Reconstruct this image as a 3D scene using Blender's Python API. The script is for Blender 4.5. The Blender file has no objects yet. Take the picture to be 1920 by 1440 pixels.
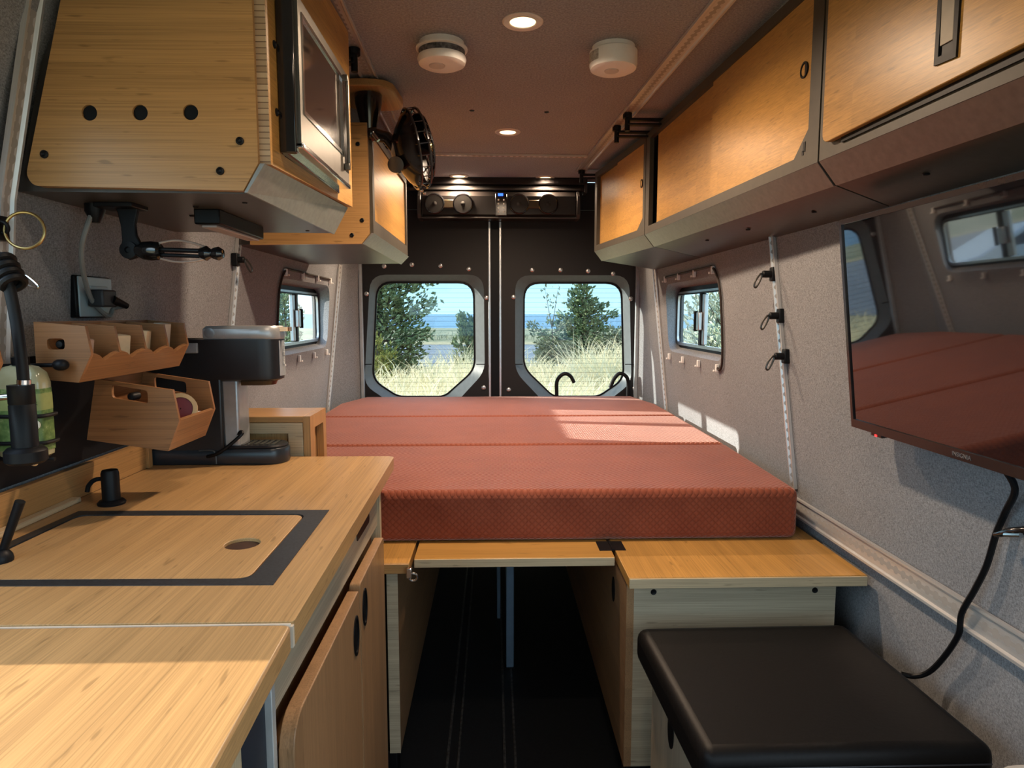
import bpy, bmesh, math, random
from mathutils import Vector as V, Matrix, geometry, noise
random.seed(7)
SC = bpy.context.scene
COL = SC.collection
PI = math.pi
# ---------------------------------------------------------------- materials
def L(r, g, b):
    f = lambda c: (c/255/12.92) if c/255 <= .04045 else ((c/255+.055)/1.055)**2.4
    return (f(r), f(g), f(b), 1)
class NT:
    def __init__(s, name):
        s.m = bpy.data.materials.new(name); s.m.use_nodes = True
        s.t = s.m.node_tree; s.b = s.t.nodes['Principled BSDF']; s.out = s.t.nodes['Material Output']
    def n(s, ty, **k):
        nd = s.t.nodes.new(ty)
        for a, v in k.items():
            if a.startswith('i_'):
                key = a[2:]; key = int(key) if key.isdigit() else key.replace('_', ' ')
                nd.inputs[key].default_value = v
            else: setattr(nd, a, v)
        return nd
    def l(s, a, b): s.t.links.new(a, b)
    def math(s, op, a, b=None, c=None):
        nd = s.n('ShaderNodeMath', operation=op)
        for i, v in enumerate((a, b, c)):
            if v is None: continue
            if hasattr(v, 'links'): s.l(v, nd.inputs[i])
            else: nd.inputs[i].default_value = v
        return nd.outputs[0]
    def mix(s, f, a, b, bt='MIX'):
        nd = s.n('ShaderNodeMix', data_type='RGBA', blend_type=bt)
        for i, v in ((0, f), (6, a), (7, b)):
            if hasattr(v, 'links'): s.l(v, nd.inputs[i])
            else: nd.inputs[i].default_value = v
        return nd.outputs[2]
    def bump(s, h, strength=.3, dist=.002):
        nd = s.n('ShaderNodeBump', i_Strength=strength, i_Distance=dist)
        s.l(h, nd.inputs['Height']); s.l(nd.outputs[0], s.b.inputs['Normal'])
    def coord(s, scale=(1, 1, 1), rot=(0, 0, 0)):
        tc = s.n('ShaderNodeTexCoord'); mp = s.n('ShaderNodeMapping')
        mp.inputs['Scale'].default_value = scale; mp.inputs['Rotation'].default_value = rot
        s.l(tc.outputs['Object'], mp.inputs[0]); return mp.outputs[0]
    def noise(s, vec, scale=5, detail=3, rough=.55):
        nd = s.n('ShaderNodeTexNoise', i_Scale=scale, i_Detail=detail, i_Roughness=rough)
        s.l(vec, nd.inputs['Vector']); return nd.outputs['Fac']
    def ramp(s, f, *st):
        nd = s.n('ShaderNodeValToRGB'); e = nd.color_ramp.elements
        while len(e) < len(st): e.new(.5)
        for el, (p, c) in zip(e, st): el.position = p; el.color = c
        s.l(f, nd.inputs[0]); return nd.outputs[0]
MC = {}
def plain(name, col, rough=.5, metal=0., spec=.5, var=.08, bump=0., scale=40, coat=0.):
    """single colour with slight procedural variation"""
    if name in MC: return MC[name]
    t = NT(name); c = t.coord(); f = t.noise(c, scale, 4)
    dk = tuple(x*(1-var) for x in col[:3])+(1,); lt = tuple(min(1, x*(1+var)) for x in col[:3])+(1,)
    t.l(t.ramp(f, (.3, dk), (.7, lt)), t.b.inputs['Base Color'])
    t.b.inputs['Roughness'].default_value = rough; t.b.inputs['Metallic'].default_value = metal
    t.b.inputs['Specular IOR Level'].default_value = spec
    if coat: t.b.inputs['Coat Weight'].default_value = coat; t.b.inputs['Coat Roughness'].default_value = .1
    if bump: t.bump(f, bump, .001)
    MC[name] = t.m; return t.m
def bamboo(axis, tone='mid'):
    name = 'bamboo_%s_%s' % (tone, axis)
    if name in MC: return MC[name]
    base = {'mid': (.40, .222, .085), 'amber': (.45, .240, .066), 'pale': (.50, .385, .24), 'bin': (.25, .115, .047),
            'grey': (.40, .335, .235), 'top': (.43, .255, .108), 'door': (.30, .172, .085)}[tone]
    t = NT(name)
    tc = t.n('ShaderNodeTexCoord'); sp = t.n('ShaderNodeSeparateXYZ'); t.l(tc.outputs['Object'], sp.inputs[0])
    o = {'x': sp.outputs[0], 'y': sp.outputs[1], 'z': sp.outputs[2]}
    al = o[axis]; p, q = [o[k] for k in 'xyz' if k != axis]
    ip = t.math('FLOOR', t.math('MULTIPLY_ADD', p, 48, .31)); iq = t.math('FLOOR', t.math('MULTIPLY_ADD', q, 48, .37))
    cb = t.n('ShaderNodeCombineXYZ'); t.l(ip, cb.inputs[0]); t.l(iq, cb.inputs[1])
    wn = t.n('ShaderNodeTexWhiteNoise', noise_dimensions='3D'); t.l(cb.outputs[0], wn.inputs['Vector'])
    sc = {'x': (4.0, 520, 520), 'y': (520, 4.0, 520), 'z': (520, 520, 4.0)}[axis]
    mp = t.n('ShaderNodeMapping'); mp.inputs['Scale'].default_value = sc; t.l(tc.outputs['Object'], mp.inputs[0])
    streak = t.noise(mp.outputs[0], 1.0, 3, .6)
    sk = {'x': (20, 130, 130), 'y': (130, 20, 130), 'z': (130, 130, 20)}[axis]
    mk = t.n('ShaderNodeMapping'); mk.inputs['Scale'].default_value = sk; t.l(tc.outputs['Object'], mk.inputs[0])
    va = t.n('ShaderNodeVectorMath', operation='ADD'); t.l(mk.outputs[0], va.inputs[0])
    sv = t.n('ShaderNodeVectorMath', operation='SCALE'); t.l(wn.outputs['Color'], sv.inputs[0]); sv.inputs['Scale'].default_value = 60
    t.l(sv.outputs[0], va.inputs[1])
    knot = t.noise(va.outputs[0], 1.0, 1, .4)
    kf = t.ramp(knot, (.69, (0, 0, 0, 1)), (.77, (1, 1, 1, 1)))
    cloud = t.noise(tc.outputs['Object'], 4, 2)
    B = lambda k: tuple(c*k for c in base)+(1,)
    c1 = t.ramp(streak, (.25, B(.68)), (.5, B(1.0)), (.75, B(1.22)))
    sf = t.math('MULTIPLY_ADD', wn.outputs['Value'], .18, .91)
    cs = t.n('ShaderNodeCombineColor'); [t.l(sf, cs.inputs[i]) for i in range(3)]
    c2 = t.mix(1.0, c1, cs.outputs[0], 'MULTIPLY')
    c3 = t.mix(t.math('MULTIPLY', kf, .6), c2, B(.45))
    c4 = t.mix(t.math('MULTIPLY', t.math('MAXIMUM', t.math('SUBTRACT', cloud, .5), 0.), .4), c3, B(1.2))
    t.l(c4, t.b.inputs['Base Color'])
    t.b.inputs['Roughness'].default_value = .34
    t.b.inputs['Specular IOR Level'].default_value = .32
    t.bump(streak, .08, .0006)
    MC[name] = t.m; return t.m
def fabric(name, lo, hi):
    if name in MC: return MC[name]
    t = NT(name); c = t.coord()
    a = t.noise(t.coord((560, 560, 180)), 1, 2); b = t.noise(t.coord((180, 180, 700)), 1, 2); d = t.noise(c, 5, 2)
    w = t.math('ADD', t.math('MULTIPLY', a, .5), t.math('MULTIPLY', b, .5))
    col = t.ramp(w, (.34, lo), (.66, hi))
    col = t.mix(t.math('MULTIPLY', d, .25), col, tuple(x*.75 for x in lo[:3])+(1,))
    t.l(col, t.b.inputs['Base Color']); t.b.inputs['Roughness'].default_value = .95
    t.b.inputs['Specular IOR Level'].default_value = .1
    t.bump(w, .5, .0012); MC[name] = t.m; return t.m
def velvet():
    t = NT('quilted_velvet'); tc = t.n('ShaderNodeTexCoord'); sp = t.n('ShaderNodeSeparateXYZ'); t.l(tc.outputs['Object'], sp.inputs[0])
    x, y, z = sp.outputs
    yz = t.math('SUBTRACT', y, z)
    k = 2*PI/.017
    s1 = t.math('ABSOLUTE', t.math('SINE', t.math('MULTIPLY', t.math('ADD', x, yz), k/2)))
    s2 = t.math('ABSOLUTE', t.math('SINE', t.math('MULTIPLY', t.math('SUBTRACT', x, yz), k/2)))
    h = t.math('POWER', t.math('MULTIPLY', s1, s2), .4)
    nz = t.noise(tc.outputs['Object'], 9, 3)
    c = t.ramp(nz, (.3, (.23, .054, .027, 1)), (.7, (.29, .074, .037, 1)))
    c = t.mix(t.math('MULTIPLY', t.math('SUBTRACT', 1.0, h), .35), c, (.13, .026, .014, 1))
    t.l(c, t.b.inputs['Base Color']); t.b.inputs['Roughness'].default_value = .75
    t.b.inputs['Sheen Weight'].default_value = .6; t.b.inputs['Sheen Roughness'].default_value = .35
    t.b.inputs['Sheen Tint'].default_value = (1, .72, .64, 1); t.b.inputs['Specular IOR Level'].default_value = .2
    t.bump(h, .55, .004); return t.m
def tinted(name, col, wires=False, gloss=.04):
    t = NT(name)
    tr = t.n('ShaderNodeBsdfTransparent'); tr.inputs[0].default_value = col
    gl = t.n('ShaderNodeBsdfGlossy'); gl.inputs['Roughness'].default_value = .02
    mx = t.n('ShaderNodeMixShader'); mx.inputs[0].default_value = gloss
    t.l(gl.outputs[0], mx.inputs[2])
    if wires:
        tc = t.n('ShaderNodeTexCoord'); sp = t.n('ShaderNodeSeparateXYZ'); t.l(tc.outputs['Object'], sp.inputs[0])
        fr = t.math('FRACT', t.math('MULTIPLY', sp.outputs[2], 1/.026))
        ln = t.math('LESS_THAN', fr, .09)
        df = t.n('ShaderNodeBsdfTransparent'); df.inputs[0].default_value = tuple(c*.75 for c in col[:3])+(1,)
        m2 = t.n('ShaderNodeMixShader'); t.l(ln, m2.inputs[0]); t.l(tr.outputs[0], m2.inputs[1]); t.l(df.outputs[0], m2.inputs[2])
        t.l(m2.outputs[0], mx.inputs[1])
    else: t.l(tr.outputs[0], mx.inputs[1])
    t.l(mx.outputs[0], t.out.inputs[0]); return t.m
def ply():
    t = NT('laminated_ply_edge'); tc = t.n('ShaderNodeTexCoord'); sp = t.n('ShaderNodeSeparateXYZ'); t.l(tc.outputs['Object'], sp.inputs[0])
    fr = t.math('FRACT', t.math('MULTIPLY', sp.outputs[2], 1/.0095)); wn = t.n('ShaderNodeTexWhiteNoise', noise_dimensions='1D')
    t.l(t.math('FLOOR', t.math('MULTIPLY', sp.outputs[2], 1/.0095)), wn.inputs['W'])
    c = t.ramp(wn.outputs['Value'], (0, (.30, .20, .115, 1)), (1, (.46, .335, .21, 1)))
    t.l(t.mix(t.math('LESS_THAN', fr, .16), c, (.13, .075, .04, 1)), t.b.inputs['Base Color']); t.b.inputs['Roughness'].default_value = .5; return t.m
def glow(name, col, k):
    t = NT(name); t.b.inputs['Emission Color'].default_value = col; t.b.inputs['Emission Strength'].default_value = k
    nz = t.noise(t.coord(), 30, 2); t.l(t.ramp(nz, (.3, col), (.7, col)), t.b.inputs['Base Color']); return t.m
def trackmat():
    """aluminium rail with a row of round lock holes joined by a slot; local x runs along the rail"""
    t = NT('rail_aluminium'); tc = t.n('ShaderNodeTexCoord'); sp = t.n('ShaderNodeSeparateXYZ'); t.l(tc.outputs['Object'], sp.inputs[0])
    x, y, z = sp.outputs
    fx = t.math('MULTIPLY', t.math('SUBTRACT', t.math('FRACT', t.math('MULTIPLY', x, 1/.0254)), .5), .0254)
    d = t.math('SQRT', t.math('ADD', t.math('MULTIPLY', fx, fx), t.math('MULTIPLY', y, y)))
    hole = t.math('MAXIMUM', t.math('LESS_THAN', d, .0085), t.math('LESS_THAN', t.math('ABSOLUTE', y), .0035))
    nz = t.noise(t.coord((4, 200, 200)), 1, 3)
    c = t.ramp(nz, (.3, (.55, .55, .55, 1)), (.7, (.72, .71, .70, 1)))
    t.l(t.mix(hole, c, (.34, .32, .30, 1)), t.b.inputs['Base Color'])
    t.l(t.math('MULTIPLY', t.math('SUBTRACT', 1.0, hole), .55), t.b.inputs['Metallic']); t.b.inputs['Roughness'].default_value = .33; return t.m
BLK = plain('black_plastic', (.005, .005, .006, 1), .42, spec=.18)
BLKG = plain('black_gloss', (.008, .008, .009, 1), .15, coat=.5)
BLKM = plain('black_powder_metal', (.0065, .007, .0085, 1), .45, spec=.2)
DRK = plain('dark_laminate', (.055, .048, .043, 1), .36, var=.12, scale=60)
FRM = plain('frame_laminate', (.052, .042, .029, 1), .5, var=.1)
DOORM = plain('door_panel_vinyl', (.010, .0095, .0105, 1), .55, var=.1, scale=200, bump=.1, spec=.35)
DOORB = plain('door_reveal_plastic', (.10, .125, .14, 1), .42)
ALU = plain('aluminium', (.62, .62, .62, 1), .32, 1.)
STEEL = plain('brushed_steel', (.21, .195, .17, 1), .36, 1., var=.05)
CHR = plain('chrome', (.75, .74, .72, 1), .12, 1., var=.02)
BRASS = plain('brass', (.45, .32, .13, 1), .3, 1.)
WHT = plain('white_plastic', (.80, .79, .77, 1), .45, var=.03)
PAPER = plain('white_paper', (.75, .75, .74, 1), .8)
CREAM = plain('cream_card', (.72, .58, .38, 1), .7)
LEATH = plain('black_leatherette', (.005, .0045, .0045, 1), .46, spec=.16, var=.2, scale=150, bump=.25)
RUB = plain('black_rubber_floor', (.010, .011, .013, 1), .6, var=.25, scale=120, bump=.2)
NAVY = plain('navy_panel', (.018, .024, .036, 1), .5)
GREYF = fabric('tweed_grey', L(106, 107, 110), L(166, 168, 172))
CEILF = fabric('tweed_ceiling', L(122, 124, 130), L(180, 183, 190))
VEL = velvet()
RAIL = trackmat()
# ---------------------------------------------------------------- mesh collector
class M:
    def __init__(s): s.v = []; s.f = []
    def add(s, vs, fs):
        o = len(s.v); s.v += [V(p) for p in vs]; s.f += [tuple(i+o for i in f) for f in fs]; return s
    def hexa(s, p):
        return s.add(p, [(3, 2, 1, 0), (4, 5, 6, 7), (0, 1, 5, 4), (1, 2, 6, 5), (2, 3, 7, 6), (3, 0, 4, 7)])
    def box(s, x0, x1, y0, y1, z0, z1):
        return s.hexa([(x0, y0, z0), (x1, y0, z0), (x1, y1, z0), (x0, y1, z0), (x0, y0, z1), (x1, y0, z1), (x1, y1, z1), (x0, y1, z1)])
    def prism(s, poly, vec):
        n = len(poly); vec = V(vec); a = [V(p) for p in poly]; b = [p+vec for p in a]
        return s.add(a+b, [tuple(range(n-1, -1, -1)), tuple(range(n, 2*n))]+[(i, (i+1) % n, n+(i+1) % n, n+i) for i in range(n)])
    def loft(s, rings, cap=True):
        n = len(rings[0]); vs = [p for r in rings for p in r]; fs = []
        for k in range(len(rings)-1):
            fs += [(k*n+i, k*n+(i+1) % n, (k+1)*n+(i+1) % n, (k+1)*n+i) for i in range(n)]
        if cap: fs += [tuple(range(n-1, -1, -1)), tuple(range((len(rings)-1)*n, len(rings)*n))]
        return s.add(vs, fs)
    def holed(s, outer, holes, vec):
        """flat plate with holes, extruded by vec"""
        vec = V(vec); polys = [[V(p) for p in outer]]+[[V(p) for p in h] for h in holes]
        tri = geometry.tessellate_polygon(polys); flat = [p for q in polys for p in q]; n = len(flat)
        fs = [t for t in tri]+[tuple(i+n for i in reversed(t)) for t in tri]; o = 0
        for q in polys:
            m = len(q); fs += [(o+i, o+(i+1) % m, n+o+(i+1) % m, n+o+i) for i in range(m)]; o += m
        return s.add(flat+[p+vec for p in flat], fs)
    def lathe(s, prof, c=(0, 0, 0), ax=(0, 0, 1), n=28):
        """prof: (radius, height along ax) from bottom to top"""
        ax = V(ax).normalized(); e = V((1, 0, 0)) if abs(ax.x) < .9 else V((0, 1, 0))
        u = ax.cross(e).normalized(); w = ax.cross(u); c = V(c)
        rings = [[c+ax*h+(u*math.cos(2*PI*i/n)+w*math.sin(2*PI*i/n))*max(r, 1e-5) for i in range(n)] for r, h in prof]
        return s.loft(rings)
    def cyl(s, a, b, r, r2=None, n=20):
        a = V(a); b = V(b); d = b-a
        return s.lathe([(r, 0), (r if r2 is None else r2, d.length)], a, d, n)
    def tube(s, pts, r, n=10, closed=False):
        pts = [V(p) for p in pts]; m = len(pts); rings = []; prev = None
        rr = r if isinstance(r, (list, tuple)) else [r]*m
        for i in range(m):
            t = (pts[(i+1) % m]-pts[i-1]) if (closed or 0 < i < m-1) else (pts[1]-pts[0] if i == 0 else pts[-1]-pts[-2])
            t.normalize()
            if prev is None: e = V((0, 0, 1)) if abs(t.z) < .9 else V((1, 0, 0)); u = t.cross(e).normalized()
            else: u = (prev-t*prev.dot(t)).normalized()
            prev = u; w = t.cross(u)
            rings.append([pts[i]+(u*math.cos(2*PI*k/n)+w*math.sin(2*PI*k/n))*rr[i] for k in range(n)])
        if closed:
            rings.append(rings[0]); return s.loft(rings, False)
        return s.loft(rings)
    def ball(s, c, r, sc=(1, 1, 1), n=16):
        c = V(c); rings = []
        for j in range(1, n//2):
            th = PI*j/(n//2); rings.append([c+V((sc[0]*r*math.sin(th)*math.cos(2*PI*i/n), sc[1]*r*math.sin(th)*math.sin(2*PI*i/n), -sc[2]*r*math.cos(th))) for i in range(n)])
        return s.loft(rings)
    def torus(s, c, ax, R, r, n=28, k=8, arc=1.0):
        ax = V(ax).normalized(); e = V((0, 0, 1)) if abs(ax.z) < .9 else V((1, 0, 0)); u = ax.cross(e).normalized(); w = ax.cross(u); c = V(c)
        cnt = n if arc == 1 else n+1
        return s.tube([c+(u*math.cos(2*PI*arc*i/n)+w*math.sin(2*PI*arc*i/n))*R for i in range(cnt)], r, k, arc == 1)
def smooth_path(pts, sub=6):
    """catmull-rom through points"""
    P = [V(p) for p in pts]; P = [P[0]*2-P[1]]+P+[P[-1]*2-P[-2]]; out = []
    for i in range(1, len(P)-2):
        for k in range(sub):
            t = k/sub; a, b, c, d = P[i-1:i+3]
            out.append(.5*((2*b)+(c-a)*t+(2*a-5*b+4*c-d)*t*t+(3*b-a-3*c+d)*t**3))
    out.append(P[-2]); return out
def rounded(poly, r, seg=5):
    """round the corners of a 3-D planar polygon; r number or list"""
    n = len(poly); P = [V(p) for p in poly]; out = []
    for i in range(n):
        rr = r[i] if isinstance(r, (list, tuple)) else r
        p = P[i]; a = P[i-1]-p; b = P[(i+1) % n]-p
        if rr <= 0: out.append(p); continue
        d = min(rr, a.length*.48, b.length*.48); A = p+a.normalized()*d; B = p+b.normalized()*d
        for k in range(seg+1):
            t = k/seg; out.append(A*(1-t)**2+p*2*t*(1-t)+B*t*t)
    return out
ORG = {}
def obj(name, m, mt, parent=None, bev=0., seg=2, sharp=40, loc=None):
    if parent is not None: o_ = ORG[parent]
    elif loc is not None: o_ = V(loc)
    else:
        lo = [min(p[i] for p in m.v) for i in range(3)]; hi = [max(p[i] for p in m.v) for i in range(3)]
        o_ = V(((lo[0]+hi[0])/2, (lo[1]+hi[1])/2, lo[2]))
    me = bpy.data.meshes.new(name); me.from_pydata([tuple(p-o_) for p in m.v], [], m.f)
    bm = bmesh.new(); bm.from_mesh(me); bmesh.ops.recalc_face_normals(bm, faces=bm.faces); bm.to_mesh(me); bm.free()
    me.polygons.foreach_set('use_smooth', [True]*len(me.polygons)); me.set_sharp_from_angle(angle=math.radians(sharp))
    me.materials.append(mt); o = bpy.data.objects.new(name, me); COL.objects.link(o)
    if parent is not None: o.parent = parent
    else: o.location = o_
    ORG[o] = o_
    if bev:
        b = o.modifiers.new('bevel', 'BEVEL'); b.width = bev; b.segments = seg; b.limit_method = 'ANGLE'; b.angle_limit = math.radians(45)
        b.harden_normals = False
    return o
def tag(o, label, cat, group=None, kind=None):
    o['label'] = label; o['category'] = cat
    if group: o['group'] = group
    if kind: o['kind'] = kind
    return o
def thing(name, label, cat, loc, group=None):
    o = bpy.data.objects.new(name, None); COL.objects.link(o); o.location = loc; o.empty_display_size = .05
    ORG[o] = V(loc); return tag(o, label, cat, group)
def struct(name, m, mt, **k):
    o = obj(name, m, mt, **k); o['kind'] = 'structure'; return o
def sempty(name, loc):
    o = bpy.data.objects.new(name, None); COL.objects.link(o); o.location = loc; ORG[o] = V(loc); o['kind'] = 'structure'; return o
def dup(root, loc, label, group=None, rot=None, scale=None):
    def cp(o, par):
        c = o.copy(); COL.objects.link(c)
        if par is not None: c.parent = par
        for ch in list(o.children): cp(ch, c)
        return c
    r = cp(root, None); r.location = loc; r['label'] = label
    if group: r['group'] = group
    if rot is not None: r.rotation_euler = rot
    if scale is not None: r.scale = scale
    return r
def lettering(txt, size, mat4, mt, parent, name='lettering', ext=.0004):
    cu = bpy.data.curves.new(name, 'FONT'); cu.body = txt; cu.size = size; cu.extrude = ext; cu.align_x = 'CENTER'; cu.align_y = 'CENTER'
    tmp = bpy.data.objects.new(name, cu); COL.objects.link(tmp)
    dg = bpy.context.evaluated_depsgraph_get(); me = bpy.data.meshes.new_from_object(tmp.evaluated_get(dg))
    bpy.data.objects.remove(tmp); me.materials.clear(); me.materials.append(mt)
    me.transform(Matrix.Translation(-ORG[parent]) @ mat4)
    o = bpy.data.objects.new(name, me); COL.objects.link(o); o.parent = parent; ORG[o] = ORG[parent]; return o
def basis(o, x, y):
    x = V(x).normalized(); y = V(y); y = (y-x*y.dot(x)).normalized(); z = x.cross(y)
    return Matrix(((x.x, y.x, z.x, o[0]), (x.y, y.y, z.y, o[1]), (x.z, y.z, z.z, o[2]), (0, 0, 0, 1)))
def lerp(a, b, t): return a+(b-a)*t
SKY, SUN, PUCK, EXPO = 5.6, 15.0, 55.0, .05
# ---------------------------------------------------------------- camera
FPX = 1250.; EYE = V((0, 0, 1.15))
pit = -math.atan(132/FPX); yaw = -math.atan(35*math.cos(pit)/FPX)
cam = bpy.data.cameras.new('camera'); cam.sensor_width = 36; cam.lens = FPX/1920*36; cam.clip_start = .02; cam.clip_end = 5000
camo = bpy.data.objects.new('camera', cam); COL.objects.link(camo); camo.location = EYE; camo.rotation_euler = (PI/2+pit, 0, yaw); SC.camera = camo
_r = camo.rotation_euler.to_matrix()
def at(px, py, X=None, Y=None, Z=None):
    """the point of the van seen at photo pixel (px,py) on the plane X=, Y= or Z="""
    d = _r @ V(((px-960)/FPX, (720-py)/FPX, -1))
    t = Y/d.y if Y is not None else (X/d.x if X is not None else (Z-EYE.z)/d.z)
    return EYE+d*t
# ---------------------------------------------------------------- body of the van
PROF = [(0, .87), (.3, .865), (.60, .855), (1.38, .795), (1.5, .765), (1.62, .72), (1.72, .69), (1.80, .685), (1.85, .66)]
def XW(z):
    for (a, xa), (b, xb) in zip(PROF, PROF[1:]):
        if z <= b: return xa+(xb-xa)*(z-a)/(b-a)
    return PROF[-1][1]
def rrect(y0, y1, z0, z1, r, fx, seg=6):
    return rounded([V((fx(z), y, z)) for y, z in ((y0, z0), (y1, z0), (y1, z1), (y0, z1))], r, seg)
YR = 3.50
def wall(name, s, y0, win):
    m = M(); zs = [p[0] for p in PROF]
    P = lambda y, z: V((s*XW(z), y, z))
    ye = lambda z: y0+(.72*min(max(z-.79, 0), .40) if s < 0 else 0)   # unseen driver's-side edge, slanted to set the sun line on the flap
    for a, b in zip(zs, zs[1:]):
        if a == .60: continue
        m.add([P(ye(a), a), P(YR, a), P(YR, b), P(ye(b), b)], [(0, 1, 2, 3)])
    fx = lambda z: s*XW(z)
    hole = rrect(*win, .075, fx)
    out = [P(y0, .6), P(YR, .6), P(YR, 1.38), P(ye(1.38), 1.38), P(ye(1.19), 1.19), P(ye(.79), .79)]
    tri = geometry.tessellate_polygon([out, hole]); m.add(out+hole, list(tri))
    # recess around the window
    y_0, y_1, z0, z1 = win; gx = s*.882
    ring = rrect(y_0+.015, y_1+.055, z0+.016, z1-.016, .06, lambda z: gx)
    n = len(hole); m.add(hole+ring, [(i, (i+1) % n, n+(i+1) % n, n+i) for i in range(n)])
    o = struct(name, m, GREYF, loc=(s*.85, (y0+YR)/2, 0), sharp=30)
    m = M(); xe = .785 if s > 0 else -.712   # rear corner post
    for a, b in zip(zs, zs[1:]):
        q = lambda z: V((xe if abs(xe) < XW(z) else s*XW(z)*.97, 3.66, z))
        m.add([P(YR, a), q(a), q(b), P(YR, b)], [(0, 1, 2, 3)])
    return struct('wall_rear_'+name[5:], m, GREYF, loc=(s*.8, 3.58, 0), sharp=30)
WL = (2.555, 3.335, .985, 1.285); WR = (2.37, 3.12, .975, 1.285)
wall('wall_left', -1, .665, WL); wall('wall_right', 1, .38, WR)
# lower door panels of the cab beside the camera
m = M().add([(-.87, -1.7, 0), (-.87, .68, 0), (-.855, .68, .79), (-.855, -1.7, .79)], [(0, 1, 2, 3)]); struct('wall_cab', m, GREYF)
m = M().box(-.70, .70, -1.7, 3.66, 1.85, 1.875); struct('ceiling', m, CEILF)
# unseen cab shell added to cut front light: sides, windscreen header, dash, door panel
m = M().hexa([(-.765, -1.7, 1.5), (-.755, -1.7, 1.5), (-.755, .98, 1.5), (-.765, .98, 1.5), (-.70, -1.7, 1.86), (-.66, -1.7, 1.86), (-.66, .98, 1.86), (-.70, .98, 1.86)])
m.hexa([(.755, -1.7, 1.5), (.765, -1.7, 1.5), (.765, .40, 1.5), (.755, .40, 1.5), (.66, -1.7, 1.86), (.70, -1.7, 1.86), (.70, .40, 1.86), (.66, .40, 1.86)])
m.box(-.8, .8, -1.72, -1.68, 1.5, 1.86).box(-.87, .87, -1.72, -1.55, 0, .85).box(.86, .87, -1.7, .40, 0, .80)
struct('wall_front_unseen', m, GREYF)
m = M().box(-.95, .95, -1.72, 3.70, -.04, 0); struct('floor', m, RUB)
m = M().box(-.80, -.712, 3.645, 3.70, 0, 1.85).box(.785, .86, 3.645, 3.70, 0, 1.85).box(-.712, .785, 3.665, 3.70, 1.705, 1.85)
struct('wall_rear', m, DOORM)
def side_window(name, s, win):
    y0, y1, z0, z1 = win; y0 += .015; y1 += .055; z0 += .016; z1 -= .016; gx = s*.882
    f = lambda z: gx
    fr = M().holed(rrect(y0-.004, y1+.004, z0-.004, z1+.004, .06, f), [rrect(y0+.012, y1-.014, z0+.014, z1-.020, .04, f)], (s*.022, 0, 0))
    fr.box(gx-s*.012, gx, y0+.03, y1-.03, z1-.034, z1-.028)
    o = struct(name, fr, BLKM, loc=(gx, (y0+y1)/2, z0))
    g = M().holed(rrect(y0+.011, y1-.013, z0+.013, z1-.019, .039, f), [rrect(y0+.022, y1-.024, z0+.026, z1-.034, .03, f)], (-s*.01, 0, 0))
    obj('sash_frame', g, ALU, o)
    yc = (y0+y1)/2+.01
    obj('centre_bar', M().box(gx-s*.016, gx+s*.006, yc-.014, yc+.014, z0+.026, z1-.034), BLKM, o, .002)
    obj('sash_stile', M().box(gx-s*.012, gx+s*.004, yc-.048, yc-.016, z0+.03, z1-.038), ALU, o, .002)
    lt = obj('latch', M().box(gx-s*.03, gx-s*.014, yc-.030, yc+.004, z0+.09, z0+.165), ALU, o, .003)
    obj('latch_grip', M().box(gx-s*.034, gx-s*.018, yc+.018, yc+.026, z0+.085, z0+.17), BLK, lt, .002)
    obj('pane', M().box(gx+s*.008, gx+s*.011, y0+.014, yc, z0+.016, z1-.022), tinted('side_glass', (.80, .83, .85, 1)), o)
    t = NT('insect_screen'); tr = t.n('ShaderNodeBsdfTransparent'); tr.inputs[0].default_value = (.74, .77, .79, 1)
    df = t.n('ShaderNodeBsdfTranslucent'); df.inputs[0].default_value = (.55, .57, .58, 1); mx = t.n('ShaderNodeMixShader')
    nz = t.noise(t.coord(), 300, 2); t.l(t.math('MULTIPLY_ADD', nz, .06, .05), mx.inputs[0])
    t.l(tr.outputs[0], mx.inputs[1]); t.l(df.outputs[0], mx.inputs[2]); t.l(mx.outputs[0], t.out.inputs[0])
    obj('screened_pane', M().box(gx+s*.008, gx+s*.011, yc, y1-.016, z0+.016, z1-.022), t.m, o)
    return o
side_window('window_1', -1, WL); side_window('window_2', 1, WR)
# cords and little white clips round the side windows
ORD = ['first', 'second', 'third', 'fourth']
for s, win, nm in ((-1, WL, 'left'), (1, WR, 'right')):
    y0, y1, z0, z1 = win; q = lambda y, z: V((s*(XW(z)-.007), y, z))
    pts = [q(y1-.02, z1+.03), q(y0+.16, z1+.035), q(y0+.05, z1+.03), q(y0-.01, z1-.03), q(y0-.022, z1-.12), q(y0-.018, z0+.06), q(y0-.002, z0-.01), q(y0+.03, z0-.03), q(y0+.05, z0-.02)]
    tag(obj('elastic_cord', M().tube(smooth_path(pts), .0045, 8), plain('dark_cord', (.03, .017, .012, 1), .7)),
        'dark elastic cord looped round the %s side window' % nm, 'cord')
    for row, zz, sg in (('above', z1+.022, 1), ('below', z0-.024, -1)):
        for k in range(4):
            yy = y0+.05+k*(y1-y0-.08)/3
            c = q(yy, zz); mm = M().box(c.x-.006, c.x+.006, yy-.007, yy+.007, zz-.014, zz+.014).box(c.x-s*.012-.002, c.x-s*.012+.002, yy-.007, yy+.007, zz-.014, zz-.006)
            tag(obj('cord_clip', mm, WHT, bev=.002), 'small white clip just %s the %s side window, %s from its near end' % (row, nm, ORD[k]), 'clip', 'cord clips round the side windows')
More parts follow.
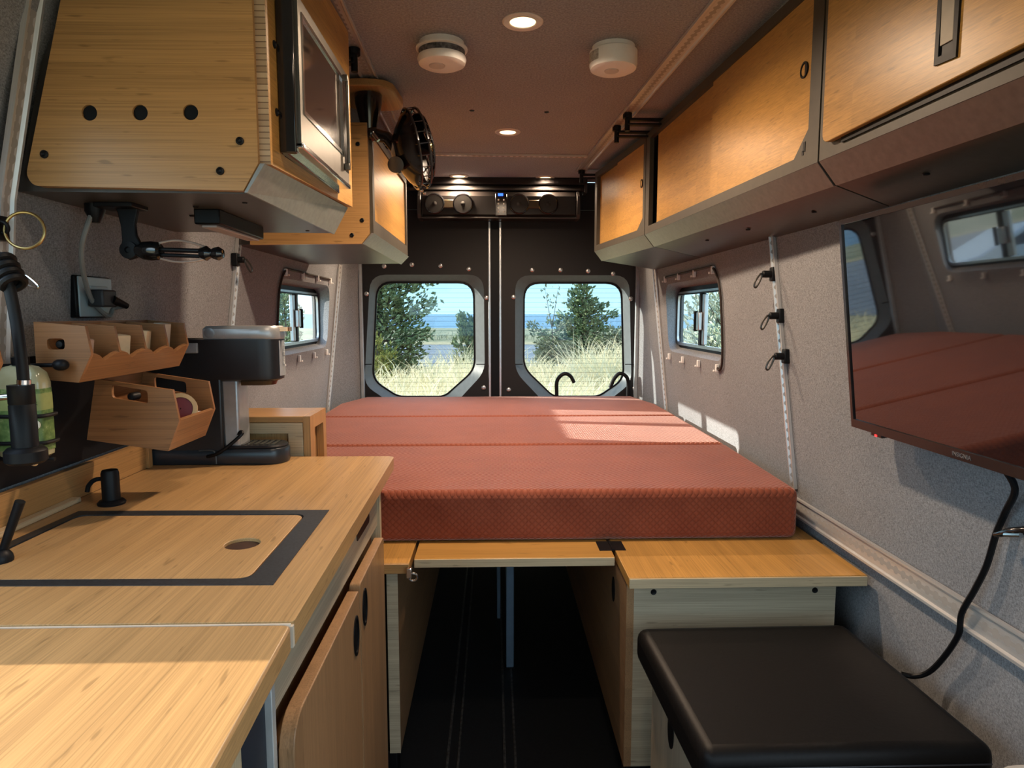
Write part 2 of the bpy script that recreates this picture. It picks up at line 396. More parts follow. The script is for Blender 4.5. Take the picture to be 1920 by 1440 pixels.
# ---------------------------------------------------------------- rear doors
GL = tinted('rear_glass', (.70, .735, .75, 1), True)
def rear_door(name, x0, x1, glass, outer, seam_x, snaps, rr):
    g = rounded([at(*p, Y=3.715) for p in glass], rr); o_ = rounded([at(*p, Y=3.66) for p in outer], rr)
    m = M().holed([(x0, 3.66, .04), (x1, 3.66, .04), (x1, 3.66, 1.703), (x0, 3.66, 1.703)], [o_], (0, .02, 0))
    d = struct(name, m, DOORM, loc=((x0+x1)/2, 3.66, .04))
    n = len(g); gi = [p+V((0, 0, 0)) for p in g]
    obj('window_surround', M().add(o_+gi, [(i, (i+1) % n, n+(i+1) % n, n+i) for i in range(n)]), DOORB, d)
    ce = sum(g, V())/n; gb = [ce+(p-ce)*1.03 for p in g]; gs = [ce+(p-ce)*.975 for p in g]
    obj('rubber_seal', M().holed([p+V((0, -.002, 0)) for p in gb], [[p+V((0, -.002, 0)) for p in gs]], (0, .01, 0)), BLK, d)
    obj('window_pane', M().prism([p+V((0, .002, 0)) for p in gb], (0, .004, 0)), GL, d)
    pl = [at(*p, Y=3.656) for p in seam_x]
    for a, b in ((pl[0], pl[1]), (pl[2], pl[3])):
        obj('panel_joint', M().box(min(a.x, b.x), max(a.x, b.x), 3.655, 3.661, a.z-.0025, a.z+.0025), BLK, d)
    for px, py in snaps:
        c = at(px, py, Y=3.655)
        obj('snap_button', M().lathe([(.0125, 0), (.0125, .003), (.009, .006), (.004, .0065), (.0035, .005)], (c.x, 3.659, c.z), (0, -1, 0), 16), STEEL if py < 505 and px > 1100 else ALU, d)
    return d
d1 = rear_door('door_1', -.712, -.012, [(706, 528), (889, 528), (891, 693), (834, 744), (745, 744), (698, 713)],
    [(694, 515), (907, 515), (909, 697), (858, 752), (728, 752), (683, 722)], [(683, 683), (697, 683), (893, 683), (909, 683)],
    [(720, 499), (772, 496), (826, 498), (879, 504), (687, 551), (912, 558), (677, 725), (907, 727)], [.085, .085, .06, .035, .035, .06])
d2 = rear_door('door_2', .030, .785, [(982, 529), (1166, 529), (1170, 712), (1123, 744), (1037, 744), (981, 690)],
    [(966, 516), (1180, 516), (1184, 718), (1140, 752), (1018, 752), (966, 697)], [(966, 683), (980, 683), (1172, 683), (1192, 683)],
    [(998, 506), (1051, 506), (1103, 508), (1150, 513), (963, 557), (1183, 560), (954, 731), (1190, 729)], [.085, .085, .06, .035, .035, .06])
obj('edge_trim', M().box(-.026, -.014, 3.650, 3.662, .04, 1.64), ALU, d1, .002)
obj('edge_trim', M().box(.032, .044, 3.650, 3.662, .04, 1.64), ALU, d2, .002)
struct('trim_1', M().box(-.012, .030, 3.668, 3.69, .04, 1.72), BLK)
# pale seal strips down the door jambs
struct('trim_2', M().box(-.724, -.706, 3.635, 3.662, 0, 1.46), plain('jamb_seal', (.33, .37, .40, 1), .5), bev=.004)
struct('trim_3', M().box(.776, .794, 3.635, 3.662, 0, 1.46), MC['jamb_seal'], bev=.004)
# ---------------------------------------------------------------- cargo rails
def rail(p0, p1, inward, label, w=.036, group='aluminium cargo rails', bend=None):
    p0 = V(p0); p1 = V(p1); x = p1-p0; ln = x.length; z = V(inward); y = z.cross(x); mw = basis(p0, x, y); h = w/2
    if mw.col[2].to_3d().dot(z) < 0: mw = basis(p0, x, -y)
    m = M()
    sec = [(-h, 0), (h, 0), (h, .009), (h-.005, .009), (h-.008, .004), (-h+.008, .004), (-h+.005, .009), (-h, .009)]
    m.loft([[V((xx, a, b)) for a, b in sec] for xx in (0, ln)])
    o = obj('cargo_rail', m, RAIL, loc=(0, 0, 0)); o.matrix_world = mw; o.location = mw.translation
    return tag(o, label, 'rail', group)
rail((.532, 1.20, 1.85), (.430, 3.35, 1.85), (0, 0, -1), 'aluminium lock rail along the ceiling above the right cabinets', .05)
rail((-.352, 1.16, 1.85), (-.385, 3.30, 1.85), (0, 0, -1), 'aluminium lock rail along the ceiling above the microwave', .05)
rail((-.375, 3.02, 1.8495), (.42, 3.045, 1.8495), (0, 0, -1), 'thin perforated rail running across the ceiling', .022)
rail((.846, .45, .615), (.846, 3.2, .615), (-1, 0, .05), 'long aluminium lock rail along the lower right wall', .052)
for s, ya, yb, lb in ((1, 1.815, 1.905, 'upright lock rail on the right wall carrying three black clips'), (-1, 2.03, 2.13, 'upright lock rail on the left wall behind the coffee maker')):
    rail((s*(XW(.66)-.001), ya, .66), (s*(XW(1.38)-.001), yb, 1.38), (-s, 0, -.07), lb, .028)
rail((-XW(.62)+.001, 3.38, .62), (-XW(1.40)+.002, 3.485, 1.40), (1, -.3, 0), 'upright lock rail beside the left rear door', .03)
rail((XW(.62)-.001, 3.19, .62), (XW(1.40)-.002, 3.28, 1.40), (-1, -.3, 0), 'upright lock rail beside the right rear door', .03)
rail((-.824, 1.12, .98), (-.787, 1.12, 1.335), (1, 0, -.1), 'upright lock rail on the left wall holding the brass ring', .034)
rail((-.787, 1.12, 1.335), (-.715, 1.12, 1.66), (1, 0, -.22), 'curved-over lock rail at the far left edge beside the bamboo cabinet', .034)
for px, lb in ((-.108, 'left of the two lock rails sunk in the aisle floor'), (.040, 'right of the two lock rails sunk in the aisle floor')):
    o = rail((px, .6, .0), (px, 3.4, .0), (0, 0, 1), lb, .034, 'floor rails'); o.data.materials[0] = plain('floor_rail_dark', (.09, .085, .08, 1), .5, .3, var=.6, scale=90)
    o.location.z = -.006
# clips with loops on the wall rails
def clip(px, py, X, s, label):
    c = at(px, py, X=X); t = thing('rail_clip', label, 'clip', c, 'ring clips on the wall rails')
    obj('clip_block', M().box(c.x-.006, c.x+.012, c.y-.012, c.y+.012, c.z-.02, c.z+.02).cyl((c.x, c.y, c.z), (c.x-s*.03, c.y, c.z), .010), BLKM, t, .003)
    a = V((c.x-s*.035, c.y-.002, c.z-.002))
    pts = [a+V((-s*k[0], 0, k[1])) for k in ((0, .004), (.013, -.014), (.018, -.030), (.013, -.036), (.004, -.022), (-.003, -.004))]
    obj('loop', M().tube(smooth_path(pts+[pts[0]], 4),   .0028, 8), plain('loop_dark_steel', (.12, .11, .10, 1), .3, .9), t)
    return t
clip(1449, 514, XW(1.26)-.008, 1, 'topmost of the three black clips on the right wall rail')
clip(1462, 592, XW(1.14)-.008, 1, 'middle of the three black clips on the right wall rail')
clip(1472, 668, XW(1.03)-.008, 1, 'lowest of the three black clips on the right wall rail')
clip(440, 487, -XW(1.32)+.008, -1, 'black clip with chrome loop on the left wall rail under the cabinets')
# ---------------------------------------------------------------- ceiling fittings
WARM = (1, .72, .38, 1)
GLOW = glow('puck_light_lens', WARM, 3.2)
def puck(x, y, label, first=[None]):
    if first[0]:
        return dup(first[0], (x, y, 1.85), label)
    t = thing('puck_light', label, 'ceiling light', (x, y, 1.85), 'recessed puck lights')
    obj('trim_ring', M().lathe([(.030, -.001), (.033, -.004), (.046, -.005), (.050, -.002), (.050, .0005)], (x, y, 1.85), (0, 0, 1), 32), plain('satin_ring', (.72, .68, .64, 1), .35, .3), t)
    obj('lens', M().lathe([(.0005, -.003), (.020, -.003), (.032, -.002), (.032, .0)], (x, y, 1.85), (0, 0, 1), 32), GLOW, t)
    first[0] = t; return t
puck(.073, 1.687, 'lit puck light nearest the camera, between the two smoke detectors')
puck(.058, 2.668, 'lit puck light in the middle of the ceiling before the cross rail')
puck(-.175, 3.509, 'left of the two lit puck lights by the rear doors')
puck(.27, 3.537, 'right of the two lit puck lights by the rear doors')
puck(.09, .75, 'lit puck light on the ceiling above the camera')
t = thing('smoke_detector', 'round white smoke detector with a dark vent band, left ceiling', 'smoke detector', (-.132, 1.82, 1.85), 'ceiling detectors')
x, y = -.132, 1.82
obj('mounting_base', M().lathe([(.052, -.016), (.058, -.013), (.058, 0)], (x, y, 1.85)), WHT, t)
obj('vent_band', M().lathe([(.060, -.040), (.060, -.016)], (x, y, 1.85), n=40), plain('vent_speckle', (.10, .10, .11, 1), .5, var=.9, scale=110), t)
obj('body_rim', M().lathe([(.061, -.021), (.067, -.019), (.067, -.015), (.058, -.0145)], (x, y, 1.85), n=40), WHT, t)
obj('cover', M().lathe([(.001, -.060), (.048, -.060), (.060, -.054), (.064, -.043), (.062, -.036)], (x, y, 1.85), n=40), WHT, t)
obj('test_button', M().lathe([(.001, -.0625), (.020, -.0625), (.022, -.059)], (x-.012, y-.008, 1.85), n=24), plain('button_grey', (.55, .50, .46, 1), .5), t)
t = thing('carbon_monoxide_detector', 'round white detector with plain sides and a small label, right ceiling', 'smoke detector', (.319, 1.835, 1.85), 'ceiling detectors')
x, y = .319, 1.835
obj('mounting_base', M().lathe([(.052, -.012), (.056, -.010), (.056, 0)], (x, y, 1.85)), WHT, t)
obj('cover', M().lathe([(.001, -.062), (.050, -.062), (.060, -.057), (.063, -.048), (.063, -.014), (.058, -.011)], (x, y, 1.85), n=40), WHT, t)
obj('test_button', M().lathe([(.001, -.0645), (.018, -.0645), (.020, -.061)], (x-.005, y-.004, 1.85), n=24), plain('button_grey', (.55, .5, .46, 1), .5), t)
lab = M()
aa = [PI*1.0+PI*.02*k for k in range(0, 13)]
lab.loft([[V((x+r*math.cos(a), y+r*math.sin(a), z)) for r, z in ((.0632, 1.805), (.0637, 1.805), (.0637, 1.83), (.0632, 1.83))] for a in aa])
obj('label_sticker', lab, plain('label_grey', (.42, .40, .37, 1), .6, var=.4, scale=160), t)
for (x, y), lb in (((-.072, 2.40), 'left'), ((.188, 2.41), 'right')):
    tag(obj('ceiling_plug', M().lathe([(.0075, -.002), (.009, 0)], (x, y, 1.85), n=14), BLK), '%s of two small black plugs in the ceiling fabric' % lb, 'plug')
# black brackets fixing the cabinets to the ceiling rails
def bracket(x, y, s, label):
    z = 1.84; t = thing('cabinet_bracket', label, 'bracket', (x, y, z), 'ceiling rail brackets')
    obj('stud', M().cyl((x, y, z+.008), (x, y, z-.055), .009).lathe([(.016, -.012), (.016, .004)], (x, y, z)), BLKM, t)
    obj('strap', M().box(min(x, x+s*.13), max(x, x+s*.13), y-.012, y+.012, z-.02, z-.013).box(min(x, x+s*.13), max(x, x+s*.13), y-.012, y+.012, z-.036, z-.03), BLKM, t, .001)
bracket(.470, 2.40, 1, 'black bracket on the right ceiling rail, nearer of the close pair')
bracket(.462, 2.56, 1, 'black bracket on the right ceiling rail, farther of the close pair')
bracket(.432, 3.33, 1, 'black bracket at the rear end of the right ceiling rail')
bracket(-.365, 1.85, -1, 'black bracket on the left ceiling rail behind the microwave')
bracket(-.384, 2.75, -1, 'black bracket on the left ceiling rail behind the fan')
bracket(-.385, 3.18, -1, 'black bracket at the rear end of the left ceiling rail')
# ---------------------------------------------------------------- sound bar and shade roller
t = thing('sound_bar', 'long dark sound bar with four round speakers above the rear doors', 'sound bar', (.04, 3.52, 1.63))
x0, x1, y0, y1, z0, z1 = -.39, .452, 3.515, 3.64, 1.640, 1.782
SBM = plain('speaker_brown_black', (.012, .0095, .0085, 1), .38)
sec = [(y1, z0), (y0+.02, z0), (y0, z0+.02), (y0, z1-.03), (y0+.03, z1), (y1, z1)]
obj('body', M().prism([(x0+.02, a, b) for a, b in sec], (x1-x0-.04, 0, 0)), SBM, t, .006, 3)
for xx in (x0, x1-.02): obj('end_cap', M().prism([(xx, a-(.003 if a < y1 else 0), b) for a, b in sec], (.02, 0, 0)), plain('end_cap_grey', (.04, .035, .032, 1), .45), t, .004)
obj('lower_lip', M().box(x0+.02, x1-.02, y0-.003, y0+.01, z0-.002, z0+.006), MC['end_cap_grey'], t, .002)
for xc in (-.30, -.155, .135, .285):
    zc = 1.712
    sp = obj('speaker_ring', M().torus((xc, y0-.002, zc), (0, 1, 0), .047, .006, 32), BLKG, t)
    obj('cone', M().lathe([(.044, .004), (.028, -.003), (.016, -.004), (.012, .004), (.001, .008)], (xc, y0-.003, zc), (0, -1, 0), 28), plain('cone_grey', (.02, .018, .016, 1), .4), sp)
for xc in (-.228, .21):
    obj('bridge_plate', M().box(xc-.036, xc+.036, y0-.006, y0+.002, 1.69, 1.732), plain('bridge_bronze', (.10, .075, .045, 1), .3, .6), t, .004)
cp = obj('control_panel', M().box(.012, .072, y0-.005, y0+.002, 1.652, 1.765), BLKG, t, .003)
obj('blue_display', M().box(.026, .052, y0-.008, y0-.004, 1.752, 1.764), glow('blue_led', (.03, .12, 1, 1), 3.), cp)
for i in range(4):
    for xx in (.028, .056): obj('button', M().lathe([(.0045, 0), (.004, .003)], (xx, y0-.005, 1.672+i*.02), (0, -1, 0), 12), plain('button_pale', (.6, .6, .58, 1), .4), cp)
t = thing('roller_shade', 'black roller shade cassette across the ceiling above the sound bar', 'roller shade', (.02, 3.56, 1.79))
obj('cassette', M().box(-.47, .49, 3.53, 3.64, 1.815, 1.85), plain('shade_black', (.02, .018, .018, 1), .6, spec=.2), t, .006)
obj('roller', M().cyl((-.45, 3.56, 1.800), (.475, 3.56, 1.800), .016), plain('shade_black', (.03, .028, .028, 1), .35), t)
obj('hem_bar', M().box(-.43, .455, 3.535, 3.55, 1.785, 1.797), plain('hem_grey', (.05, .045, .042, 1), .55, spec=.2), t, .003)
for xx in (-.47, .475): obj('end_bracket', M().box(xx, xx+.015, 3.535, 3.62, 1.775, 1.815), plain('end_cap_grey', (.04, .035, .032, 1), .45), t, .002)
# ---------------------------------------------------------------- right hand overhead cabinets
ZB, ZC, ZT = 1.45, 1.405, 1.82
def xf(y):
    return .646-(y-1.345)*.0560 if y < 2.575 else .577-(y-2.575)*.125
def cabinet_body(t, ya, yb, name='carcass', mat_=DRK):
    def ring(y):
        f = xf(y)
        return [V((f, y, ZB)), V((f+.036, y, ZC)), V((.800, y, 1.362)), V((.760, y, 1.5)), V((.70, y, 1.70)), V((.68, y, ZT)), V((f+.040, y, ZT)), V((f+.040, y, ZB+.004))]
    return obj(name, M().loft([ring(ya), ring(yb)]), mat_, t)
BRL = plain('brushed_laminate', (.27, .255, .235, 1), .34, .5, var=.12, scale=70)
def chamfer(t, ya, yb):
    R = lambda y: [V((xf(y)+.0005, y, ZB-.0012)), V((xf(y)+.0362, y, ZC-.0018)), V((xf(y)+.0375, y, ZC+.001)), V((xf(y)+.003, y, ZB+.001))]
    return obj('chamfer_strip', M().loft([R(ya), R(yb)]), plain('brushed_laminate_dark', (.17, .158, .145, 1), .34, .5, var=.12, scale=70), t)
def face_frame(t, ya, yb, opening):
    P = lambda y, z, d=0: V((xf(y)+d, y, z))
    m = M().holed([P(ya, ZB), P(yb, ZB), P(yb, ZT), P(ya, ZT)], [[P(y, z) for y, z in opening]], (.016, 0, 0))
    chamfer(t, ya+.001, yb-.001)
    return obj('face_frame', m, FRM, t)
def slab(poly, d0, d1):
    return M().prism([V((xf(y)+d0, y, z)) for y, z in poly], (d1-d0, 0, 0))
# middle cabinet with sliding doors
t = thing('overhead_cabinet', 'longest right overhead cabinet with bamboo sliding doors and an open slot', 'cabinet', (.69, 1.96, 1.362), 'right overhead cabinets')
ya, yb = 1.349, 2.571
cabinet_body(t, ya, yb)
face_frame(t, ya, yb, [(1.445, 1.476), (2.525, 1.476), (2.525, 1.795), (1.39, 1.795), (1.39, 1.525)])
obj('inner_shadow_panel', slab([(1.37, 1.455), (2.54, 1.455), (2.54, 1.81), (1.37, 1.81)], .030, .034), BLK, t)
dr = obj('sliding_door', slab([(1.37, 1.46), (1.93, 1.46), (1.93, 1.81), (1.37, 1.81)], .005, .014), bamboo('y', 'amber'), t)
c = V((xf(1.425)+.004, 1.425, 1.652))
obj('finger_hole', M().lathe([(.0165, -.002), (.0165, .0015), (.013, .0015), (.012, -.001)], c, (-1, 0, 0), 24), BLKM, dr)
obj('sliding_door', slab([(1.90, 1.46), (2.475, 1.46), (2.475, 1.81), (1.90, 1.81)], .016, .026), bamboo('y', 'amber'), t)
obj('keyhole_slot', M().box(xf(1.40)-.001, xf(1.40)+.003, 1.398, 1.408, 1.482, 1.502).box(xf(1.4)-.001, xf(1.4)+.003, 1.404, 1.412, 1.476, 1.486), BLK, t)
for yy, xx in ((1.55, .74), (1.9, .72), (2.2, .70)): obj('screw', M().lathe([(.007, 0), (.005, .003)], (xx, yy, lerp(ZC, 1.362, (xx-xf(yy)-.036)/(.806-xf(yy)-.036))+.001), (0, 0, -1), 12), BLKM, t)
# rear cabinet
t = thing('overhead_cabinet', 'small rearmost right overhead cabinet beside the sound bar', 'cabinet', (.65, 2.9, 1.362), 'right overhead cabinets')
ya, yb = 2.577, 3.27
cabinet_body(t, ya, yb)
face_frame(t, ya, yb, [(2.66, 1.476), (3.235, 1.476), (3.235, 1.795), (2.60, 1.795), (2.60, 1.515)])
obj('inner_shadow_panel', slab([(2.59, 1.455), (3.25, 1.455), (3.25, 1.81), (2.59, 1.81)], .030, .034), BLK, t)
dr = obj('sliding_door', slab([(2.585, 1.46), (2.94, 1.46), (2.94, 1.81), (2.585, 1.81)], .005, .014), bamboo('y', 'amber'), t)
c = V((xf(2.63)+.004, 2.63, 1.65)); obj('finger_hole', M().lathe([(.0165, -.002), (.0165, .0015), (.013, .0015), (.012, -.001)], c, (-1, 0, 0), 24), BLKM, dr)
obj('sliding_door', slab([(2.91, 1.46), (3.25, 1.46), (3.25, 1.81), (2.91, 1.81)], .016, .026), bamboo('y', 'amber'), t)
# near cabinet with a hinged door and latch
t = thing('overhead_cabinet', 'nearest right overhead cabinet with a hinged bamboo door and metal latch', 'cabinet', (.73, .9, 1.362), 'right overhead cabinets')
ya, yb = .42, 1.343
cabinet_body(t, ya, yb)
face_frame(t, ya, yb, [(.47, 1.49), (1.29, 1.49), (1.29, 1.79), (.47, 1.79)])
dr = obj('hinged_door', slab(rounded([V((0, .45, 1.492)), V((0, 1.312, 1.475)), V((0, 1.312, 1.806)), V((0, .45, 1.806))], .02) and [(p.y, p.z) for p in rounded([V((0, .45, 1.492)), V((0, 1.312, 1.475)), V((0, 1.312, 1.806)), V((0, .45, 1.806))], .022)], -.013, .0), bamboo('y', 'amber'), t, .0015)
obj('finger_channel', slab([(.45, 1.474), (1.262, 1.4665), (1.262, 1.476), (.45, 1.489)], -.004, .001), BLK, t)
yc = .985; P = lambda y, z, d: V((xf(y)+d, y, z))
zq = lambda a: a-.056
PP = lambda dy, z, d: P(yc+dy, z-.056, d)
obj('latch_bezel', M().holed([PP(-.022, 1.565, -.0165), PP(.022, 1.568, -.0165), PP(.022, 1.80, -.0165), PP(-.022, 1.80, -.0165)],
    [[PP(-.014, 1.576, -.0165), PP(.014, 1.578, -.0165), PP(.014, 1.79, -.0165), PP(-.014, 1.79, -.0165)]], (.0035, 0, 0)), BLKM, dr)
def plate(z0, z1, da, db, nm, mt): obj(nm, M().hexa([PP(-.013, z0, -.0125), PP(.013, z0, -.0125), PP(.013, z0, da), PP(-.013, z0, da), PP(-.013, z1, -.0125), PP(.013, z1, -.0125), PP(.013, z1, db), PP(-.013, z1, db)]), mt, dr, .0008)
obj('latch_recess', M().hexa([PP(-.018, 1.572, -.0128), PP(.018, 1.572, -.0128), PP(.018, 1.572, -.0136), PP(-.018, 1.572, -.0136), PP(-.018, 1.795, -.0128), PP(.018, 1.795, -.0128), PP(.018, 1.795, -.0136), PP(-.018, 1.795, -.0136)]), BLK, dr)
plate(1.592, 1.70, -.0155, -.018, 'latch_lever', plain('latch_satin', (.22, .20, .165, 1), .5, .5))
plate(1.703, 1.788, -.0145, -.0145, 'latch_upper_plate', FRM)
for yy, xx in ((1.15, .74), (.95, .76)): obj('screw', M().lathe([(.007, 0), (.005, .003)], (xx, yy, lerp(ZC, 1.362, (xx-xf(yy)-.036)/(.806-xf(yy)-.036))+.001), (0, 0, -1), 12), BLKM, t)
# ---------------------------------------------------------------- microwave cabinet on the left
t = thing('microwave_cabinet', 'bamboo overhead cabinet with three round vent holes housing the microwave', 'cabinet', (-.58, 1.42, 1.352), 'left overhead cabinets')
YF = 1.14
fp = [(-.752, 1.358), (-.412, 1.352), (-.386, 1.396), (-.386, 1.845), (-.60, 1.845), (-.665, 1.73), (-.762, 1.375)]
fp = [(p.x, p.z) for p in rounded([V((a, 0, b)) for a, b in fp], [.012, 0, 0, 0, 0, 0, .012], 4)]
circ = lambda x, z, r, n=24: [V((x+r*math.cos(2*PI*i/n), YF, z+r*math.sin(2*PI*i/n))) for i in range(n)]
HO = [(-.654, 1.474), (-.573, 1.475), (-.492, 1.476)]
fpn = obj('front_panel', M().holed([V((a, YF, b)) for a, b in fp], [circ(a, b, .0125) for a, b in HO], (0, .018, 0)), bamboo('x', 'mid'), t)
for a, b in HO: obj('vent_hole', M().lathe([(.0122, 0), (.0122, .012), (.001, .012)], (a, YF+.004, b), (0, 1, 0), 24), BLK, fpn)
for a, b in ((-.73, 1.408), (-.414, 1.431), (-.448, 1.383)):
    obj('screw', M().lathe([(.0065, -.001), (.0065, .002), (.004, .0035), (.0025, .0015), (.001, .0012)], (a, YF, b), (0, -1, 0), 16), BLKM, fpn)
body = M()
def mr(y):
    k = (y-1.158)*.055
    return [V((-.79+0*k, y, 1.352)), V((-.412+k*.3, y, 1.350)), V((-.386+k*.3, y, 1.394)), V((-.386+k*.3, y, 1.40)), V((-.40+k*.3, y, 1.845)), V((-.60, y, 1.845)), V((-.735, y, 1.56))]
obj('carcass', body.loft([mr(1.158), mr(1.71)]), DRK, t)
# side wall with the opening for the microwave, laminated edge towards the camera
sx = lambda y: -.388+(y-1.158)*.022
SY0, SY1, MZ0, MZ1 = 1.150, 1.735, 1.425, 1.70
pl = lambda y, z: V((sx(y), y, z))
side = M().holed([pl(SY0, 1.396), pl(SY1, 1.418), pl(SY1, 1.84), pl(SY0, 1.84)], [[pl(1.222, MZ0), pl(1.60, MZ0+.005), pl(1.60, MZ1), pl(1.222, MZ1)]], (.020, 0, 0))
sw = obj('side_wall', side, bamboo('y', 'amber'), t)
edge = M()
z = 1.396; k = 0
obj('laminated_edge', M().box(sx(SY0)+.0008, sx(SY0)+.0195, SY0-.0015, SY0+.001, 1.396, 1.84), ply(), sw)
for (y, z) in ((1.185, 1.49), (1.185, 1.60), (1.66, 1.46)):
    obj('screw', M().lathe([(.0065, -.001), (.0065, .002), (.004, .0035), (.0025, .0015)], (sx(y)+.020, y, z), (1, 0, 0), 16), BLKM, sw)
ch = M().hexa([(-.4115, 1.142, 1.3495), (-.4065, 1.142, 1.349), (-.376, 1.142, 1.396), (-.384, 1.142, 1.396), (-.402, 1.71, 1.348), (-.397, 1.71, 1.3475), (-.366, 1.73, 1.4155), (-.374, 1.73, 1.4155)])
obj('chamfer_strip', ch, BRL, t)
for (x, y) in ((-.45, 1.25), (-.62, 1.42), (-.60, 1.52), (-.45, 1.66), (-.56, 1.3)): obj('screw', M().lathe([(.006, 0), (.004, .003)], (x, y, 1.3515), (0, 0, -1), 12), BLKM, t)
# microwave
t = thing('microwave', 'stainless steel and black glass microwave set into the left bamboo cabinet', 'microwave', (-.45, 1.41, 1.42), None)
YA, YB, ZA, ZD = 1.205, 1.592, 1.440, 1.690
obj('body', M().box(-.62, -.362, YA+.012, YB-.012, ZA, ZD), BLK, t, .003)
fx = -.332
f = obj('front_frame', M().holed([(fx, YA, ZA), (fx, YB, ZA), (fx, YB, ZD), (fx, YA, ZD)], [[(fx, YA+.022, ZA+.062), (fx, YB-.055, ZA+.062), (fx, YB-.055, ZD-.025), (fx, YA+.022, ZD-.025)]], (-.032, 0, 0)), STEEL, t)
DG = plain('microwave_glass', (.02, .016, .015, 1), .06, spec=.8, coat=1.)
obj('door_glass', M().box(fx-.02, fx-.001, YA+.020, YB-.053, ZA+.060, ZD-.023), DG, t)
obj('window_bezel', M().holed([(fx+.002, YA+.018, ZA+.058), (fx+.002, YB-.051, ZA+.058), (fx+.002, YB-.051, ZD-.021), (fx+.002, YA+.018, ZD-.021)], [[(fx+.002, YA+.026, ZA+.066), (fx+.002, YB-.059, ZA+.066), (fx+.002, YB-.059, ZD-.029), (fx+.002, YA+.026, ZD-.029)]], (-.004, 0, 0)), CHR, t)
obj('control_strip', M().box(fx-.004, fx+.0008, YB-.040, YB-.006, ZA+.03, ZD-.02), BLKG, t)
obj('handle_bar', M().box(fx+.006, fx+.013, YB-.047, YB-.041, ZA+.03, ZD-.02).box(fx, fx+.012, YB-.05, YB-.04, ZA+.03, ZA+.045).box(fx, fx+.012, YB-.05, YB-.04, ZD-.03, ZD-.015), STEEL, t, .002)
obj('lower_trim', M().box(fx-.030, fx+.003, YA, YB, ZA-.004, ZA+.006), CHR, t, .002)
obj('trim_kit', M().box(-.368, -.355, YA+.0, YB+.0, ZA-.014, ZA+.002).box(-.366, -.338, YA-.012, YA+.004, ZA-.014, ZD), BLKG, t, .002)
# ---------------------------------------------------------------- second left cabinet
t = thing('overhead_cabinet', 'smaller bamboo overhead cabinet on the left, behind the microwave cabinet', 'cabinet', (-.58, 2.5, 1.36), 'left overhead cabinets')
YF = 2.10
fp = [V((a, YF, b)) for a, b in ((-.745, 1.385), (-.745, 1.360), (-.404, 1.364), (-.381, 1.395), (-.381, 1.725), (-.68, 1.725))]
fpn = obj('front_panel', M().prism(fp, (0, .018, 0)), bamboo('x', 'bin'), t); fpn.data.materials[0] = bamboo('x', 'mid')
for px, py in ((679, 413), (660, 441), (671, 270)):
    c = at(px, py, Y=2.1); obj('screw', M().lathe([(.0065, -.001), (.0065, .002), (.004, .0035), (.0025, .0015)], (c.x, YF, c.z), (0, -1, 0), 14), BLKM, fpn)
rg = lambda y: [V((-.80, y, 1.362)), V((-.404, y, 1.366)), V((-.383, y, 1.397)), V((-.383, y, 1.722)), V((-.70, y, 1.722)), V((-.755, y, 1.52))]
obj('carcass', M().loft([rg(2.118), rg(2.95)]), DRK, t)
P = lambda y, z: V((-.383, y, z))
obj('face_frame', M().holed([P(2.118, 1.397), P(2.95, 1.397), P(2.95, 1.722), P(2.118, 1.722)], [[P(2.15, 1.44), P(2.92, 1.44), P(2.92, 1.70), P(2.15, 1.70)]], (.012, 0, 0)), FRM, t)
obj('sliding_door', M().box(-.385, -.376, 2.14, 2.56, 1.43, 1.705), bamboo('y', 'amber'), t)
obj('sliding_door', M().box(-.384, -.378, 2.54, 2.93, 1.43, 1.705), bamboo('y', 'amber'), t)
ch = M().hexa([(-.403, 2.10, 1.3635), (-.399, 2.10, 1.3630), (-.366, 2.10, 1.396), (-.374, 2.10, 1.397), (-.403, 2.95, 1.3635), (-.399, 2.95, 1.363), (-.366, 2.95, 1.396), (-.374, 2.95, 1.397)])
obj('chamfer_strip', ch, BRL, t)
# ---------------------------------------------------------------- fan
t = thing('clip_fan', 'black wall fan on a swivel arm hanging from the left ceiling rail', 'fan', (-.38, 2.13, 1.85))
obj('mounting_plate', M().prism(rounded([V((-.47, 2.05, 1.838)), V((-.30, 2.05, 1.838)), V((-.285, 2.30, 1.838)), V((-.47, 2.30, 1.838))], .07), (0, 0, -.022)), bamboo('y', 'mid'), t, .003)
obj('neck', M().lathe([(.018, -.13), (.026, -.09), (.040, -.03), (.042, -.002), (.030, 0)], (-.380, 2.13, 1.816)), BLKG, t)
K = V((-.375, 2.13, 1.70)); HC = V((-.240, 2.13, 1.655)); ax = V((.93, .28, .20)).normalized()
obj('swivel_arm', M().tube([K, K+V((.05, 0, -.012)), HC-ax*.05], [.020, .019, .022], 12).ball(K, .026), BLKG, t)
obj('arm_knob', M().cyl(HC-ax*.055+V((-.0, -.05, -.05)), HC-ax*.055+V((.0, -.018, -.045)), .024), BLKG, t)
obj('brass_pin', M().cyl(K+V((.012, -.026, -.008)), K+V((.028, -.030, -.028)), .006), CHR, t)
obj('rear_cowl', M().lathe([(.034, -.066), (.070, -.048), (.098, -.030), (.1135, -.013), (.110, -.011), (.095, -.026), (.034, -.055)], HC, ax, 36), BLKG, t)
obj('motor', M().lathe([(.001, -.075), (.034, -.070), (.045, -.045), (.045, -.010), (.030, .0)], HC, ax, 24), BLKG, t)
e1 = ax.cross(V((0, 1, 0))).normalized(); e2 = ax.cross(e1)
R_ = .118
cg = M()
for R, h in ((R_, -.012), (R_*.99, .018), (R_*.80, .034), (R_*.55, .044), (R_*.80, -.026), (R_*.5, -.032)):
    cg.torus(HC+ax*h, ax, R, .0028 if R < R_*.95 else .004, 36, 6)
